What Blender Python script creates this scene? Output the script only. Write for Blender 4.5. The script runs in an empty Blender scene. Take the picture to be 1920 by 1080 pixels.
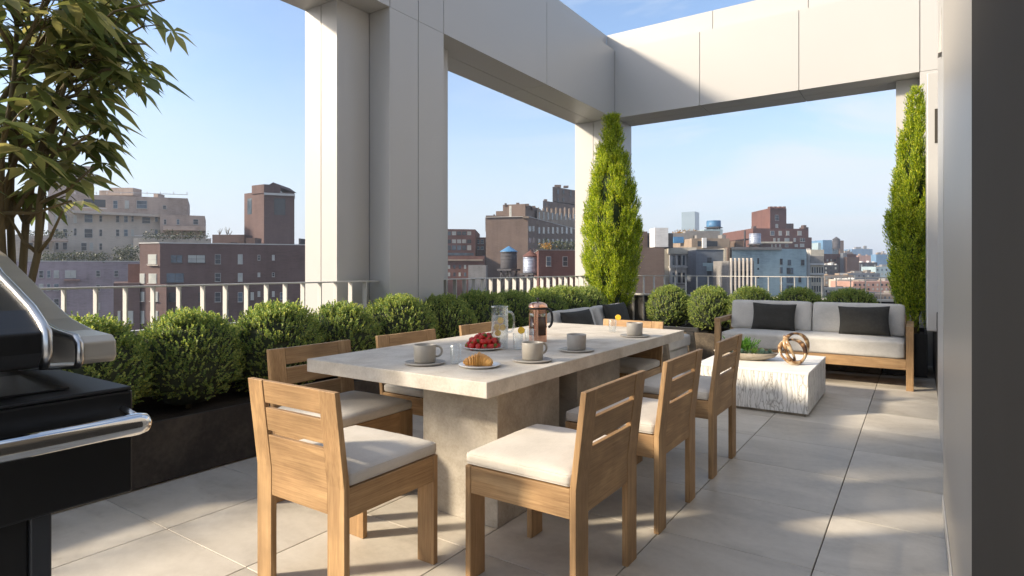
import bpy, bmesh, math, random
import numpy as np
from mathutils import Vector, Matrix, noise as mnoise
PI = math.pi
R = math.radians
S = bpy.context.scene
COL = S.collection

# ---------------------------------------------------------------- camera
CAM_H = 1.25
cam = bpy.data.objects.new('camera', bpy.data.cameras.new('camera'))
COL.objects.link(cam)
cam.location = (0, 0, CAM_H)
YAW = 34.122
cam.rotation_euler = (R(90), 0, R(YAW))
cam.data.sensor_width = 36
cam.data.lens = 36 * 1120.7 / 1920
cam.data.shift_y = -37.4 / 1920
cam.data.clip_start = 0.02
cam.data.clip_end = 6000
S.camera = cam

# ---------------------------------------------------------------- light
SUN_DIR = Vector((1.0, 1.04, -0.735)).normalized()      # the way the light travels
sun = bpy.data.objects.new('sun', bpy.data.lights.new('sun', 'SUN'))
COL.objects.link(sun)
sun.rotation_euler = SUN_DIR.to_track_quat('-Z', 'Y').to_euler()
sun.data.energy = 4.0
sun.data.color = (1.0, 0.86, 0.66)
sun.data.angle = R(4.5)
W = bpy.data.worlds.new('World'); S.world = W
W.use_nodes = True
wn = W.node_tree.nodes; wl = W.node_tree.links
bgn = wn['Background']
sky = wn.new('ShaderNodeTexSky'); sky.sky_type = 'NISHITA'
sky.sun_disc = False
sky.sun_elevation = math.asin(-SUN_DIR.z)
sky.sun_rotation = math.atan2(-SUN_DIR.x, -SUN_DIR.y)
sky.altitude = 0; sky.air_density = 1.0; sky.dust_density = 2.2; sky.ozone_density = 3.0
tc = wn.new('ShaderNodeTexCoord')
mp = wn.new('ShaderNodeMapping'); mp.inputs['Rotation'].default_value = (R(12), R(-24), R(20)); mp.inputs['Scale'].default_value = (1.5, 1.5, 6.0); mp.inputs['Location'].default_value = (2.35, 0.4, 1.1)
nz = wn.new('ShaderNodeTexNoise'); nz.inputs['Scale'].default_value = 1.7; nz.inputs['Detail'].default_value = 7; nz.inputs['Roughness'].default_value = 0.55; nz.inputs['Distortion'].default_value = 0.9
rp = wn.new('ShaderNodeValToRGB'); rp.color_ramp.elements[0].position = 0.44; rp.color_ramp.elements[1].position = 0.64
mulc = wn.new('ShaderNodeMath'); mulc.operation = 'MULTIPLY'; mulc.inputs[1].default_value = 0.8
mxc = wn.new('ShaderNodeMix'); mxc.data_type = 'RGBA'
mxc.inputs['B'].default_value = (3.05, 3.25, 3.5, 1)
wl.new(tc.outputs['Generated'], mp.inputs['Vector']); wl.new(mp.outputs[0], nz.inputs['Vector']); wl.new(nz.outputs['Fac'], rp.inputs['Fac'])
wl.new(rp.outputs['Color'], mulc.inputs[0]); side = wn.new('ShaderNodeMapRange'); side.inputs['From Min'].default_value = -0.62; side.inputs['From Max'].default_value = -0.30; side.inputs['To Min'].default_value = 0.15
sx0 = wn.new('ShaderNodeSeparateXYZ'); wl.new(tc.outputs['Generated'], sx0.inputs[0]); wl.new(sx0.outputs['X'], side.inputs['Value'])
mul2 = wn.new('ShaderNodeMath'); mul2.operation = 'MULTIPLY'; wl.new(mulc.outputs[0], mul2.inputs[0]); wl.new(side.outputs[0], mul2.inputs[1])
wl.new(mul2.outputs[0], mxc.inputs['Factor'])
sx = wn.new('ShaderNodeSeparateXYZ'); wl.new(tc.outputs['Generated'], sx.inputs[0])
hz_ = wn.new('ShaderNodeMapRange'); hz_.inputs['From Min'].default_value = 0.0; hz_.inputs['From Max'].default_value = 0.34; hz_.inputs['To Min'].default_value = 0.86; hz_.inputs['To Max'].default_value = 0.05; hz_.interpolation_type = 'SMOOTHSTEP'
wl.new(sx.outputs['Z'], hz_.inputs['Value'])
veil = wn.new('ShaderNodeMix'); veil.data_type = 'RGBA'; veil.inputs['B'].default_value = (2.75, 3.05, 3.4, 1)
wl.new(hz_.outputs[0], veil.inputs['Factor']); wl.new(sky.outputs[0], veil.inputs['A']); wl.new(veil.outputs['Result'], mxc.inputs['A'])
wl.new(mxc.outputs['Result'], bgn.inputs['Color'])
bgn.inputs['Strength'].default_value = 0.15
S.view_settings.view_transform = 'Standard'
S.view_settings.look = 'None'
S.view_settings.gamma = 1
S.view_settings.exposure = 0.96
S.render.engine = 'CYCLES'
S.cycles.max_bounces = 8
S.cycles.transparent_max_bounces = 12
S.cycles.transmission_bounces = 8

# ---------------------------------------------------------------- helpers
def children(o): return [c for c in bpy.data.objects if c.parent is o]

def tag(o, label=None, cat=None, group=None, kind=None):
    if label: o['label'] = label
    if cat: o['category'] = cat
    if group: o['group'] = group
    if kind: o['kind'] = kind
    return o

def thing(name, loc, label, cat, group=None, rz=0):
    o = bpy.data.objects.new(name, None); COL.objects.link(o)
    o.empty_display_size = 0.1
    o.location = loc; o.rotation_euler = (0, 0, rz)
    return tag(o, label, cat, group)

def copy_tree(o, loc=None, rz=None, label=None, scale=None):
    KIDS = {}
    for x in bpy.data.objects:
        if x.parent: KIDS.setdefault(x.parent.name, []).append(x)
    def rec(a, parent):
        c = a.copy(); COL.objects.link(c)
        if parent: c.parent = parent
        for ch in KIDS.get(a.name, []): rec(ch, c)
        return c
    c = rec(o, None)
    if loc is not None: c.location = loc
    if rz is not None: c.rotation_euler = (0, 0, rz)
    if label: c['label'] = label
    if scale is not None: c.scale = scale
    return c

class MB:
    """collects shapes, then links them as ONE mesh object"""
    def __init__(s, off=(0, 0, 0)):
        s.v = []; s.f = []; s.m = []; s.sm = []; s.off = Vector(off)
    def add(s, vs, fs, mi=0, smooth=False):
        b = len(s.v)
        s.v += [Vector(p) - s.off for p in vs]
        s.f += [tuple(b + i for i in f) for f in fs]
        s.m += [mi] * len(fs); s.sm += [smooth] * len(fs)
        return s
    def box(s, x0, x1, y0, y1, z0, z1, mi=0):
        vs = [(x0,y0,z0),(x1,y0,z0),(x1,y1,z0),(x0,y1,z0),(x0,y0,z1),(x1,y0,z1),(x1,y1,z1),(x0,y1,z1)]
        return s.add(vs, [(0,3,2,1),(4,5,6,7),(0,1,5,4),(1,2,6,5),(2,3,7,6),(3,0,4,7)], mi)
    def prism(s, poly, z0, z1, mi=0):
        n = len(poly)
        a = sum(poly[i][0]*poly[(i+1)%n][1]-poly[(i+1)%n][0]*poly[i][1] for i in range(n))
        if a < 0: poly = poly[::-1]
        vs = [(p[0],p[1],z0) for p in poly]+[(p[0],p[1],z1) for p in poly]
        fs = [tuple(range(n-1,-1,-1)), tuple(range(n,2*n))]+[(i,(i+1)%n,n+(i+1)%n,n+i) for i in range(n)]
        return s.add(vs, fs, mi)
    def extrude(s, prof, axis, a0, a1, mi=0, smooth=False):
        """prof in the plane of the two other axes; axis 'x' uses (y,z), 'y' uses (x,z)"""
        n = len(prof)
        def P(p, a): return (a, p[0], p[1]) if axis == 'x' else (p[0], a, p[1])
        vs = [P(p, a0) for p in prof]+[P(p, a1) for p in prof]
        fs = [tuple(range(n-1,-1,-1)), tuple(range(n,2*n))]+[(i,(i+1)%n,n+(i+1)%n,n+i) for i in range(n)]
        b = len(s.f); s.add(vs, fs, mi)
        if smooth:
            for k in range(b+2, len(s.f)): s.sm[k] = True
        return s
    def lathe(s, prof, c=(0,0,0), n=32, mi=0, smooth=True, a0=0, a1=2*PI):
        full = abs(a1-a0-2*PI) < 1e-6
        m = n if full else n+1
        vs = []; fs = []
        for (r, z) in prof:
            for i in range(m):
                a = a0+(a1-a0)*i/n
                vs.append((c[0]+r*math.cos(a), c[1]+r*math.sin(a), c[2]+z))
        for k in range(len(prof)-1):
            for i in range(n):
                j = (i+1) % m if full else i+1
                fs.append((k*m+i, k*m+j, (k+1)*m+j, (k+1)*m+i))
        return s.add(vs, fs, mi, smooth)
    def tube(s, pts, rad, n=8, mi=0, closed=False, flat=None):
        pts = [Vector(p) for p in pts]; N = len(pts)
        if not hasattr(rad, '__len__'): rad = [rad]*N
        vs = []; fs = []; up = Vector((0.13, 0.31, 0.94)).normalized(); pu = None
        for i, p in enumerate(pts):
            if closed: t = pts[(i+1)%N]-pts[i-1]
            else: t = pts[min(i+1,N-1)]-pts[max(i-1,0)]
            t = t.normalized() if t.length > 1e-9 else Vector((0,0,1))
            u = (pu if pu is not None else up); u = (u-t*u.dot(t))
            if u.length < 1e-4: u = Vector((1,0,0))-t*t.x
            u.normalize(); pu = u; w = t.cross(u)
            for k in range(n):
                a = 2*PI*k/n
                fu = flat if flat else 1
                vs.append(p+rad[i]*(math.cos(a)*u*fu+math.sin(a)*w))
        L = N if closed else N-1
        for i in range(L):
            for k in range(n):
                fs.append((i*n+k, i*n+(k+1)%n, ((i+1)%N)*n+(k+1)%n, ((i+1)%N)*n+k))
        if not closed:
            fs.append(tuple(range(n-1,-1,-1))); fs.append(tuple((N-1)*n+k for k in range(n)))
        return s.add(vs, fs, mi, True)
    def build(s, name, mats, parent=None, bevel=0, seg=2, loc=None, autosmooth=False):
        me = bpy.data.meshes.new(name)
        me.from_pydata([tuple(v) for v in s.v], [], s.f)
        if not isinstance(mats, (list, tuple)): mats = [mats]
        for m in mats: me.materials.append(m)
        me.polygons.foreach_set('material_index', s.m)
        me.polygons.foreach_set('use_smooth', s.sm)
        me.update()
        o = bpy.data.objects.new(name, me); COL.objects.link(o)
        if parent: o.parent = parent
        if loc is not None: o.location = loc
        elif not parent and s.off.length: o.location = s.off
        if bevel:
            b = o.modifiers.new('bevel', 'BEVEL'); b.width = bevel; b.segments = seg; b.limit_method = 'ANGLE'; b.angle_limit = R(40)
            b.harden_normals = False
        return o

def soft_box(name, x0, x1, y0, y1, z0, z1, mat, parent=None, rad=0.02, crown=0.012, wr=0.003, seed=0, n=14, seam=True, axis='z', piping=None):
    """a stuffed cushion: rounded box, crowned on the two broad faces, faint wrinkles"""
    bm = bmesh.new()
    hx, hy, hz = (x1-x0)/2, (y1-y0)/2, (z1-z0)/2
    c = Vector(((x0+x1)/2, (y0+y1)/2, (z0+z1)/2))
    bmesh.ops.create_cube(bm, size=2)
    for v in bm.verts: v.co = Vector((v.co.x*hx, v.co.y*hy, v.co.z*hz))
    bmesh.ops.subdivide_edges(bm, edges=bm.edges[:], cuts=n, use_grid_fill=True)
    H = [hx, hy, hz]; r = min(rad, min(H)*0.98)
    ai = 'xyz'.index(axis); oth = [i for i in range(3) if i != ai]
    for v in bm.verts:
        p = list(v.co)
        q = [max(-(H[i]-r), min(H[i]-r, p[i])) for i in range(3)]
        d = Vector([p[i]-q[i] for i in range(3)])
        if d.length > 1e-9:
            d = d.normalized()*r
        nv = Vector(q)+d
        u = p[oth[0]]/H[oth[0]]; w = p[oth[1]]/H[oth[1]]
        f = max(0, 1-u**4)*max(0, 1-w**4)
        sgn = p[ai]/H[ai]
        nv[ai] += crown*f*sgn
        nn = mnoise.noise(Vector((v.co.x*7+seed*3.1, v.co.y*7, v.co.z*7+seed)))
        nn2 = mnoise.noise(Vector((v.co.x*22+seed, v.co.y*22, v.co.z*22)))
        nv += Vector((0, 0, 0)) if wr == 0 else (d.normalized() if d.length > 0 else Vector((0,0,1)))*(nn*wr+nn2*wr*0.4)
        v.co = nv+c
    for f in bm.faces: f.smooth = True
    me = bpy.data.meshes.new(name); bm.to_mesh(me); bm.free()
    me.materials.append(mat)
    o = bpy.data.objects.new(name, me); COL.objects.link(o)
    if parent: o.parent = parent
    return o

# ---------------------------------------------------------------- materials
def newmat(name):
    m = bpy.data.materials.new(name); m.use_nodes = True
    nt = m.node_tree
    return m, nt, nt.nodes, nt.links, nt.nodes['Principled BSDF']

def noise_node(N, L, vec, scale, detail=4, rough=0.55, dist=0.0):
    n = N.new('ShaderNodeTexNoise'); n.inputs['Scale'].default_value = scale; n.inputs['Detail'].default_value = detail
    n.inputs['Roughness'].default_value = rough; n.inputs['Distortion'].default_value = dist
    L.new(vec, n.inputs['Vector']); return n

def ramp(N, L, fac, stops):
    r = N.new('ShaderNodeValToRGB'); e = r.color_ramp.elements
    e[0].position, e[0].color = stops[0][0], (*stops[0][1], 1)
    e[1].position, e[1].color = stops[-1][0], (*stops[-1][1], 1)
    for p, c in stops[1:-1]:
        x = e.new(p); x.color = (*c, 1)
    L.new(fac, r.inputs['Fac']); return r

def mapping(N, L, vec, scale=(1,1,1), rot=(0,0,0), loc=(0,0,0)):
    m = N.new('ShaderNodeMapping'); m.inputs['Scale'].default_value = scale; m.inputs['Rotation'].default_value = rot; m.inputs['Location'].default_value = loc
    L.new(vec, m.inputs['Vector']); return m.outputs[0]

def bump(N, L, h, bsdf, strength=0.2, dist=0.01):
    b = N.new('ShaderNodeBump'); b.inputs['Strength'].default_value = strength; b.inputs['Distance'].default_value = dist
    L.new(h, b.inputs['Height']); L.new(b.outputs[0], bsdf.inputs['Normal']); return b

def mat_plain(name, c1, c2=None, rough=0.5, metal=0.0, scale=6, bmp=0.0, bscale=60, spec=0.5, detail=5, dist=0.0, stretch=(1,1,1), rvar=0.0):
    m, nt, N, L, B = newmat(name)
    B.inputs['Roughness'].default_value = rough; B.inputs['Metallic'].default_value = metal
    B.inputs['Specular IOR Level'].default_value = spec
    t = N.new('ShaderNodeTexCoord'); v = mapping(N, L, t.outputs['Object'], stretch)
    if c2 is None: c2 = tuple(x*0.93 for x in c1)
    n = noise_node(N, L, v, scale, detail, 0.6, dist)
    r = ramp(N, L, n.outputs['Fac'], [(0.3, c2), (0.7, c1)])
    L.new(r.outputs[0], B.inputs['Base Color'])
    if rvar:
        mr = N.new('ShaderNodeMapRange'); mr.inputs['To Min'].default_value = rough-rvar; mr.inputs['To Max'].default_value = rough+rvar
        L.new(n.outputs['Fac'], mr.inputs['Value']); L.new(mr.outputs[0], B.inputs['Roughness'])
    if bmp:
        n2 = noise_node(N, L, v, bscale, 4)
        bump(N, L, n2.outputs['Fac'], B, bmp, 0.01)
    return m

def mat_wood(name, axis, c_dark, c_mid, c_light, rough=0.55, pale=0.0):
    m, nt, N, L, B = newmat(name)
    t = N.new('ShaderNodeTexCoord'); oi = N.new('ShaderNodeObjectInfo')
    ad = N.new('ShaderNodeVectorMath'); ad.operation = 'MULTIPLY_ADD'
    L.new(oi.outputs['Random'], ad.inputs[0]); ad.inputs[1].default_value = (7, 11, 5); L.new(t.outputs['Object'], ad.inputs[2])
    sc = [9, 9, 9]; sc[axis] = 0.9
    v = mapping(N, L, ad.outputs[0], tuple(sc))
    sc2 = [170, 170, 170]; sc2[axis] = 5.0
    v2 = mapping(N, L, ad.outputs[0], tuple(sc2))
    big = noise_node(N, L, v, 1.1, 3, 0.5, 1.6)
    mul = N.new('ShaderNodeMath'); mul.operation = 'MULTIPLY'; mul.inputs[1].default_value = 9
    L.new(big.outputs['Fac'], mul.inputs[0])
    sn = N.new('ShaderNodeMath'); sn.operation = 'SINE'; L.new(mul.outputs[0], sn.inputs[0])
    mr = N.new('ShaderNodeMapRange'); mr.inputs['From Min'].default_value = -1; L.new(sn.outputs[0], mr.inputs['Value'])
    fine = noise_node(N, L, v2, 1.0, 5, 0.7)
    mx = N.new('ShaderNodeMix'); mx.data_type = 'FLOAT'; mx.inputs['Factor'].default_value = 0.68
    L.new(mr.outputs[0], mx.inputs['A']); L.new(fine.outputs['Fac'], mx.inputs['B'])
    r = ramp(N, L, mx.outputs['Result'], [(0.22, c_dark), (0.5, c_mid), (0.8, c_light)])
    big2 = noise_node(N, L, ad.outputs[0], 5, 3, 0.6)
    mr2 = N.new('ShaderNodeMapRange'); mr2.inputs['From Min'].default_value = 0.3; mr2.inputs['From Max'].default_value = 0.7
    mr2.inputs['To Min'].default_value = 0.8; mr2.inputs['To Max'].default_value = 1.12
    L.new(big2.outputs['Fac'], mr2.inputs['Value'])
    vm = N.new('ShaderNodeVectorMath'); vm.operation = 'SCALE'; L.new(r.outputs[0], vm.inputs[0]); L.new(mr2.outputs[0], vm.inputs['Scale'])
    L.new(vm.outputs[0], B.inputs['Base Color'])
    B.inputs['Roughness'].default_value = rough; B.inputs['Specular IOR Level'].default_value = 0.35
    bump(N, L, fine.outputs['Fac'], B, 0.25, 0.004)
    return m

WD = ((0.26, 0.150, 0.070), (0.44, 0.275, 0.132), (0.55, 0.365, 0.19))
wood = [mat_wood('oak_wood_%s' % 'xyz'[i], i, *WD) for i in range(3)]

def mat_concrete(name, c1, c2, c3, scale=3, rough=0.75, bmp=0.25, spot=0.0):
    m, nt, N, L, B = newmat(name)
    t = N.new('ShaderNodeTexCoord'); v = t.outputs['Object']
    n1 = noise_node(N, L, v, scale, 8, 0.62, 0.4); n2 = noise_node(N, L, v, scale*14, 5, 0.7)
    mx = N.new('ShaderNodeMix'); mx.data_type = 'FLOAT'; mx.inputs['Factor'].default_value = 0.32
    L.new(n1.outputs['Fac'], mx.inputs['A']); L.new(n2.outputs['Fac'], mx.inputs['B'])
    r = ramp(N, L, mx.outputs['Result'], [(0.33, c1), (0.5, c2), (0.66, c3)])
    L.new(r.outputs[0], B.inputs['Base Color'])
    B.inputs['Roughness'].default_value = rough; B.inputs['Specular IOR Level'].default_value = 0.3
    bump(N, L, mx.outputs['Result'], B, bmp, 0.008)
    return m

M = {}
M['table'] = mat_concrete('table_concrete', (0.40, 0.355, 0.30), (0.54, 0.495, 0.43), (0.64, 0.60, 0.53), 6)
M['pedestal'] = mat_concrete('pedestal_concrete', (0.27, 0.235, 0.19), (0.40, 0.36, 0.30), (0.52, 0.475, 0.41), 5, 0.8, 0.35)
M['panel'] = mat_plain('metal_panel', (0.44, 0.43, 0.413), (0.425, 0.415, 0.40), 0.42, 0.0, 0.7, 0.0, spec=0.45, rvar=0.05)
M['panel_side_shade'] = mat_plain('side_wall_painted_shade', (0.36, 0.335, 0.30), (0.345, 0.32, 0.285), 0.4, 0.0, 0.7)  # darker copy of the panel colour, imitates shade on the near wall
M['panel_gap'] = mat_plain('panel_joint', (0.30, 0.28, 0.26), None, 0.6)
M['rail'] = mat_plain('rail_paint', (0.52, 0.50, 0.47), None, 0.4, 0.0, 3)
M['darkwall'] = mat_plain('dark_bronze_wall', (0.058, 0.052, 0.045), (0.050, 0.045, 0.039), 0.85, 0, 1.5, spec=0.1)
M['parapet'] = mat_plain('dark_parapet', (0.075, 0.068, 0.062), (0.05, 0.045, 0.04), 0.6, 0, 2)
M['planter'] = mat_concrete('planter_steel', (0.012, 0.0105, 0.010), (0.028, 0.024, 0.021), (0.062, 0.052, 0.042), 2.2, 0.55, 0.12)
M['planter2'] = mat_concrete('bronze_planter', (0.035, 0.026, 0.018), (0.085, 0.066, 0.047), (0.17, 0.135, 0.095), 2.6, 0.6, 0.12)
M['soil'] = mat_plain('soil', (0.05, 0.035, 0.022), (0.02, 0.014, 0.009), 0.95, 0, 20, 0.8, 40)
M['pillow'] = mat_plain('charcoal_fabric', (0.036, 0.034, 0.029), (0.026, 0.024, 0.02), 0.9, 0, 40, 0.3, 400)
M['black'] = mat_plain('black_enamel', (0.012, 0.011, 0.010), None, 0.32, 0, 4)
M['blackmatte'] = mat_plain('black_matte', (0.014, 0.013, 0.012), None, 0.5, 0, 4)
M['chrome'] = mat_plain('polished_steel', (0.80, 0.79, 0.77), None, 0.09, 1.0, 2)
M['steel'] = mat_plain('brushed_steel', (0.62, 0.61, 0.59), None, 0.28, 1.0, 2)
M['hood_reflection'] = mat_plain('steel_painted_reflection', (0.60, 0.53, 0.43), (0.45, 0.39, 0.31), 0.28, 0.35, 3, stretch=(1,1,5))  # beige in the steel colour stands in for a warm reflection
M['graphite'] = mat_plain('graphite_paint', (0.055, 0.055, 0.056), None, 0.35, 0.3, 4)
M['copper'] = mat_plain('copper', (0.86, 0.50, 0.34), (0.80, 0.44, 0.29), 0.2, 1.0, 10)
M['copperd'] = mat_plain('dark_knob', (0.05, 0.05, 0.055), None, 0.3, 0.6, 10)
M['coffee'] = mat_plain('coffee', (0.060, 0.030, 0.016), None, 0.12, 0, 10)
M['ceramic'] = mat_plain('stoneware', (0.40, 0.365, 0.31), (0.36, 0.33, 0.28), 0.38, 0, 30)
M['saucer'] = mat_plain('grey_stoneware', (0.36, 0.34, 0.31), (0.32, 0.30, 0.275), 0.45, 0, 30)
M['white'] = mat_plain('white_porcelain', (0.80, 0.79, 0.76), None, 0.22, 0, 10)
M['berry'] = mat_plain('strawberry', (0.62, 0.022, 0.012), (0.42, 0.012, 0.008), 0.28, 0, 60, 0.5, 220)
M['calyx'] = mat_plain('berry_leaf', (0.16, 0.26, 0.05), None, 0.6, 0, 30)
M['croissant'] = mat_plain('pastry', (0.78, 0.42, 0.11), (0.50, 0.22, 0.045), 0.42, 0, 24, 0.4, 90)
M['lemon'] = mat_plain('lemon_flesh', (0.95, 0.62, 0.06), (0.90, 0.45, 0.02), 0.4, 0, 90)
M['rind'] = mat_plain('lemon_rind', (0.90, 0.52, 0.03), None, 0.4, 0, 30)
M['whitetop'] = mat_plain('whitewashed_top', (0.80, 0.785, 0.75), (0.74, 0.72, 0.685), 0.5, 0, 5, 0.1, 40)
M['stone_tray'] = mat_concrete('stone_tray', (0.22, 0.18, 0.13), (0.36, 0.31, 0.24), (0.47, 0.42, 0.34), 14, 0.8, 0.5)
M['pebble'] = mat_plain('pebbles', (0.55, 0.53, 0.48), (0.4, 0.38, 0.33), 0.7, 0, 30)
M['weathered'] = mat_wood('weathered_wood', 0, (0.14, 0.115, 0.085), (0.22, 0.185, 0.14), (0.30, 0.26, 0.20))

def mat_fabric(name, c1, c2, weave=420):
    m, nt, N, L, B = newmat(name)
    t = N.new('ShaderNodeTexCoord'); v = t.outputs['Object']
    n1 = noise_node(N, L, v, 5, 4); 
    vx = mapping(N, L, v, (weave, 30, weave)); vy = mapping(N, L, v, (30, weave, 60))
    a = noise_node(N, L, vx, 1, 2); b = noise_node(N, L, vy, 1, 2)
    ad = N.new('ShaderNodeMath'); ad.operation = 'ADD'; L.new(a.outputs['Fac'], ad.inputs[0]); L.new(b.outputs['Fac'], ad.inputs[1])
    mx = N.new('ShaderNodeMath'); mx.operation = 'MULTIPLY_ADD'; mx.inputs[1].default_value = 0.35; L.new(ad.outputs[0], mx.inputs[0]); L.new(n1.outputs['Fac'], mx.inputs[2])
    r = ramp(N, L, mx.outputs[0], [(0.65, c2), (1.05, c1)])
    L.new(r.outputs[0], B.inputs['Base Color'])
    B.inputs['Roughness'].default_value = 0.92; B.inputs['Specular IOR Level'].default_value = 0.15
    B.inputs['Sheen Weight'].default_value = 0.15
    bump(N, L, ad.outputs[0], B, 0.35, 0.002)
    return m
M['fabric'] = mat_fabric('oatmeal_fabric', (0.60, 0.555, 0.49), (0.50, 0.46, 0.40))
M['fabric2'] = mat_fabric('light_grey_fabric', (0.54, 0.515, 0.475), (0.44, 0.42, 0.385))

def mat_glass(name, col=(1,1,1), ior=1.45, rough=0.0):
    m, nt, N, L, B = newmat(name)
    B.inputs['Base Color'].default_value = (*col, 1); B.inputs['Transmission Weight'].default_value = 1
    B.inputs['IOR'].default_value = ior; B.inputs['Roughness'].default_value = rough
    return m
def mat_thin(name, tint, body, fac, edge, metal=1.0):
    m, nt, N, L, B = newmat(name)
    B.inputs['Base Color'].default_value = (*body, 1); B.inputs['Roughness'].default_value = 0.03; B.inputs['Metallic'].default_value = metal
    tr = N.new('ShaderNodeBsdfTransparent'); tr.inputs['Color'].default_value = (*tint, 1)
    lw = N.new('ShaderNodeLayerWeight'); lw.inputs['Blend'].default_value = edge
    mr = N.new('ShaderNodeMapRange'); mr.inputs['To Min'].default_value = fac; mr.inputs['To Max'].default_value = 0.85; L.new(lw.outputs['Facing'], mr.inputs['Value'])
    mx = N.new('ShaderNodeMixShader'); L.new(mr.outputs[0], mx.inputs[0]); L.new(tr.outputs[0], mx.inputs[1]); L.new(B.outputs[0], mx.inputs[2])
    L.new(mx.outputs[0], N['Material Output'].inputs['Surface']); return m
M['glass'] = mat_thin('clear_glass', (0.98, 0.99, 0.99), (0.95, 0.96, 0.96), 0.05, 0.18)
M['glass_thick'] = mat_thin('thick_glass', (0.95, 0.96, 0.96), (0.95, 0.96, 0.96), 0.25, 0.35)
M['water'] = mat_thin('iced_water', (0.98, 0.985, 0.985), (0.84, 0.85, 0.84), 0.14, 0.12, 0.0)

def mat_floor():
    m, nt, N, L, B = newmat('porcelain_paver')
    g = N.new('ShaderNodeNewGeometry'); t = N.new('ShaderNodeTexCoord')
    rnd = g.outputs['Random Per Island']
    ad = N.new('ShaderNodeVectorMath'); ad.operation = 'MULTIPLY_ADD'
    L.new(rnd, ad.inputs[0]); ad.inputs[1].default_value = (37, 23, 5); L.new(t.outputs['Object'], ad.inputs[2])
    v = mapping(N, L, ad.outputs[0], (1.3, 2.6, 1))
    n1 = noise_node(N, L, v, 1.3, 8, 0.6, 0.7); n2 = noise_node(N, L, ad.outputs[0], 26, 6, 0.7)
    mx = N.new('ShaderNodeMix'); mx.data_type = 'FLOAT'; mx.inputs['Factor'].default_value = 0.25
    L.new(n1.outputs['Fac'], mx.inputs['A']); L.new(n2.outputs['Fac'], mx.inputs['B'])
    r = ramp(N, L, mx.outputs['Result'], [(0.34, (0.40, 0.36, 0.30)), (0.5, (0.52, 0.475, 0.405)), (0.68, (0.61, 0.565, 0.49))])
    mr = N.new('ShaderNodeMapRange'); mr.inputs['To Min'].default_value = 0.88; mr.inputs['To Max'].default_value = 1.08; L.new(rnd, mr.inputs['Value'])
    vm = N.new('ShaderNodeVectorMath'); vm.operation = 'SCALE'; L.new(r.outputs[0], vm.inputs[0]); L.new(mr.outputs[0], vm.inputs['Scale'])
    L.new(vm.outputs[0], B.inputs['Base Color'])
    rr = N.new('ShaderNodeMapRange'); rr.inputs['From Min'].default_value = 0.3; rr.inputs['From Max'].default_value = 0.7; rr.inputs['To Min'].default_value = 0.42; rr.inputs['To Max'].default_value = 0.62
    L.new(n1.outputs['Fac'], rr.inputs['Value']); L.new(rr.outputs[0], B.inputs['Roughness'])
    B.inputs['Specular IOR Level'].default_value = 0.4
    bump(N, L, n2.outputs['Fac'], B, 0.12, 0.003)
    return m
M['floor'] = mat_floor()
M['grout'] = mat_plain('joint_gap', (0.06, 0.055, 0.05), None, 0.9)

def mat_carved():
    m, nt, N, L, B = newmat('carved_whitewash')
    t = N.new('ShaderNodeTexCoord'); v = t.outputs['Object']
    warp = noise_node(N, L, mapping(N, L, v, (5, 5, 5)), 1.2, 3)
    ad = N.new('ShaderNodeVectorMath'); ad.operation = 'MULTIPLY_ADD'; L.new(warp.outputs['Color'], ad.inputs[0]); ad.inputs[1].default_value = (0.07, 0.07, 0.1); L.new(v, ad.inputs[2])
    vv = mapping(N, L, ad.outputs[0], (38, 38, 2.9))
    vo = N.new('ShaderNodeTexVoronoi'); vo.feature = 'DISTANCE_TO_EDGE'; vo.inputs['Scale'].default_value = 1.0; L.new(vv, vo.inputs['Vector'])
    r = ramp(N, L, vo.outputs['Distance'], [(0.0, (0.30, 0.285, 0.26)), (0.035, (0.58, 0.56, 0.52)), (0.12, (0.76, 0.745, 0.71))])
    L.new(r.outputs[0], B.inputs['Base Color']); B.inputs['Roughness'].default_value = 0.7
    mr = N.new('ShaderNodeMapRange'); mr.inputs['From Max'].default_value = 0.28; L.new(vo.outputs['Distance'], mr.inputs['Value'])
    bump(N, L, mr.outputs[0], B, 0.6, 0.005)
    return m
M['carved'] = mat_carved()

def mat_leaf(name, c1, c2, c3, trans=0.35, rough=0.5, spec=0.4):
    m, nt, N, L, B = newmat(name)
    g = N.new('ShaderNodeNewGeometry')
    r = ramp(N, L, g.outputs['Random Per Island'], [(0.0, c1), (0.55, c2), (1.0, c3)])
    L.new(r.outputs[0], B.inputs['Base Color'])
    B.inputs['Roughness'].default_value = rough; B.inputs['Specular IOR Level'].default_value = spec
    tr = N.new('ShaderNodeBsdfTranslucent')
    hs = N.new('ShaderNodeHueSaturation'); hs.inputs['Saturation'].default_value = 1.15; hs.inputs['Value'].default_value = 1.5
    L.new(r.outputs[0], hs.inputs['Color']); L.new(hs.outputs[0], tr.inputs['Color'])
    mx = N.new('ShaderNodeMixShader'); mx.inputs[0].default_value = trans
    L.new(B.outputs[0], mx.inputs[1]); L.new(tr.outputs[0], mx.inputs[2])
    L.new(mx.outputs[0], N['Material Output'].inputs['Surface'])
    return m
M['box_leaf'] = mat_leaf('boxwood_leaf', (0.11, 0.185, 0.065), (0.25, 0.325, 0.095), (0.56, 0.56, 0.17), 0.42)
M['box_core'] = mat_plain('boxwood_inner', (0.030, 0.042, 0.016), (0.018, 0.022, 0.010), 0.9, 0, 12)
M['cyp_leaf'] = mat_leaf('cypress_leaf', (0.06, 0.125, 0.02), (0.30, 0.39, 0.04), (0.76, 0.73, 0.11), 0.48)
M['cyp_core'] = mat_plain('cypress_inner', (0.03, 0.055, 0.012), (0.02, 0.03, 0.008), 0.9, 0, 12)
M['tree_leaf'] = mat_leaf('palmate_leaf', (0.10, 0.13, 0.045), (0.18, 0.205, 0.07), (0.42, 0.38, 0.17), 0.45, 0.40, 0.5)
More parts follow.
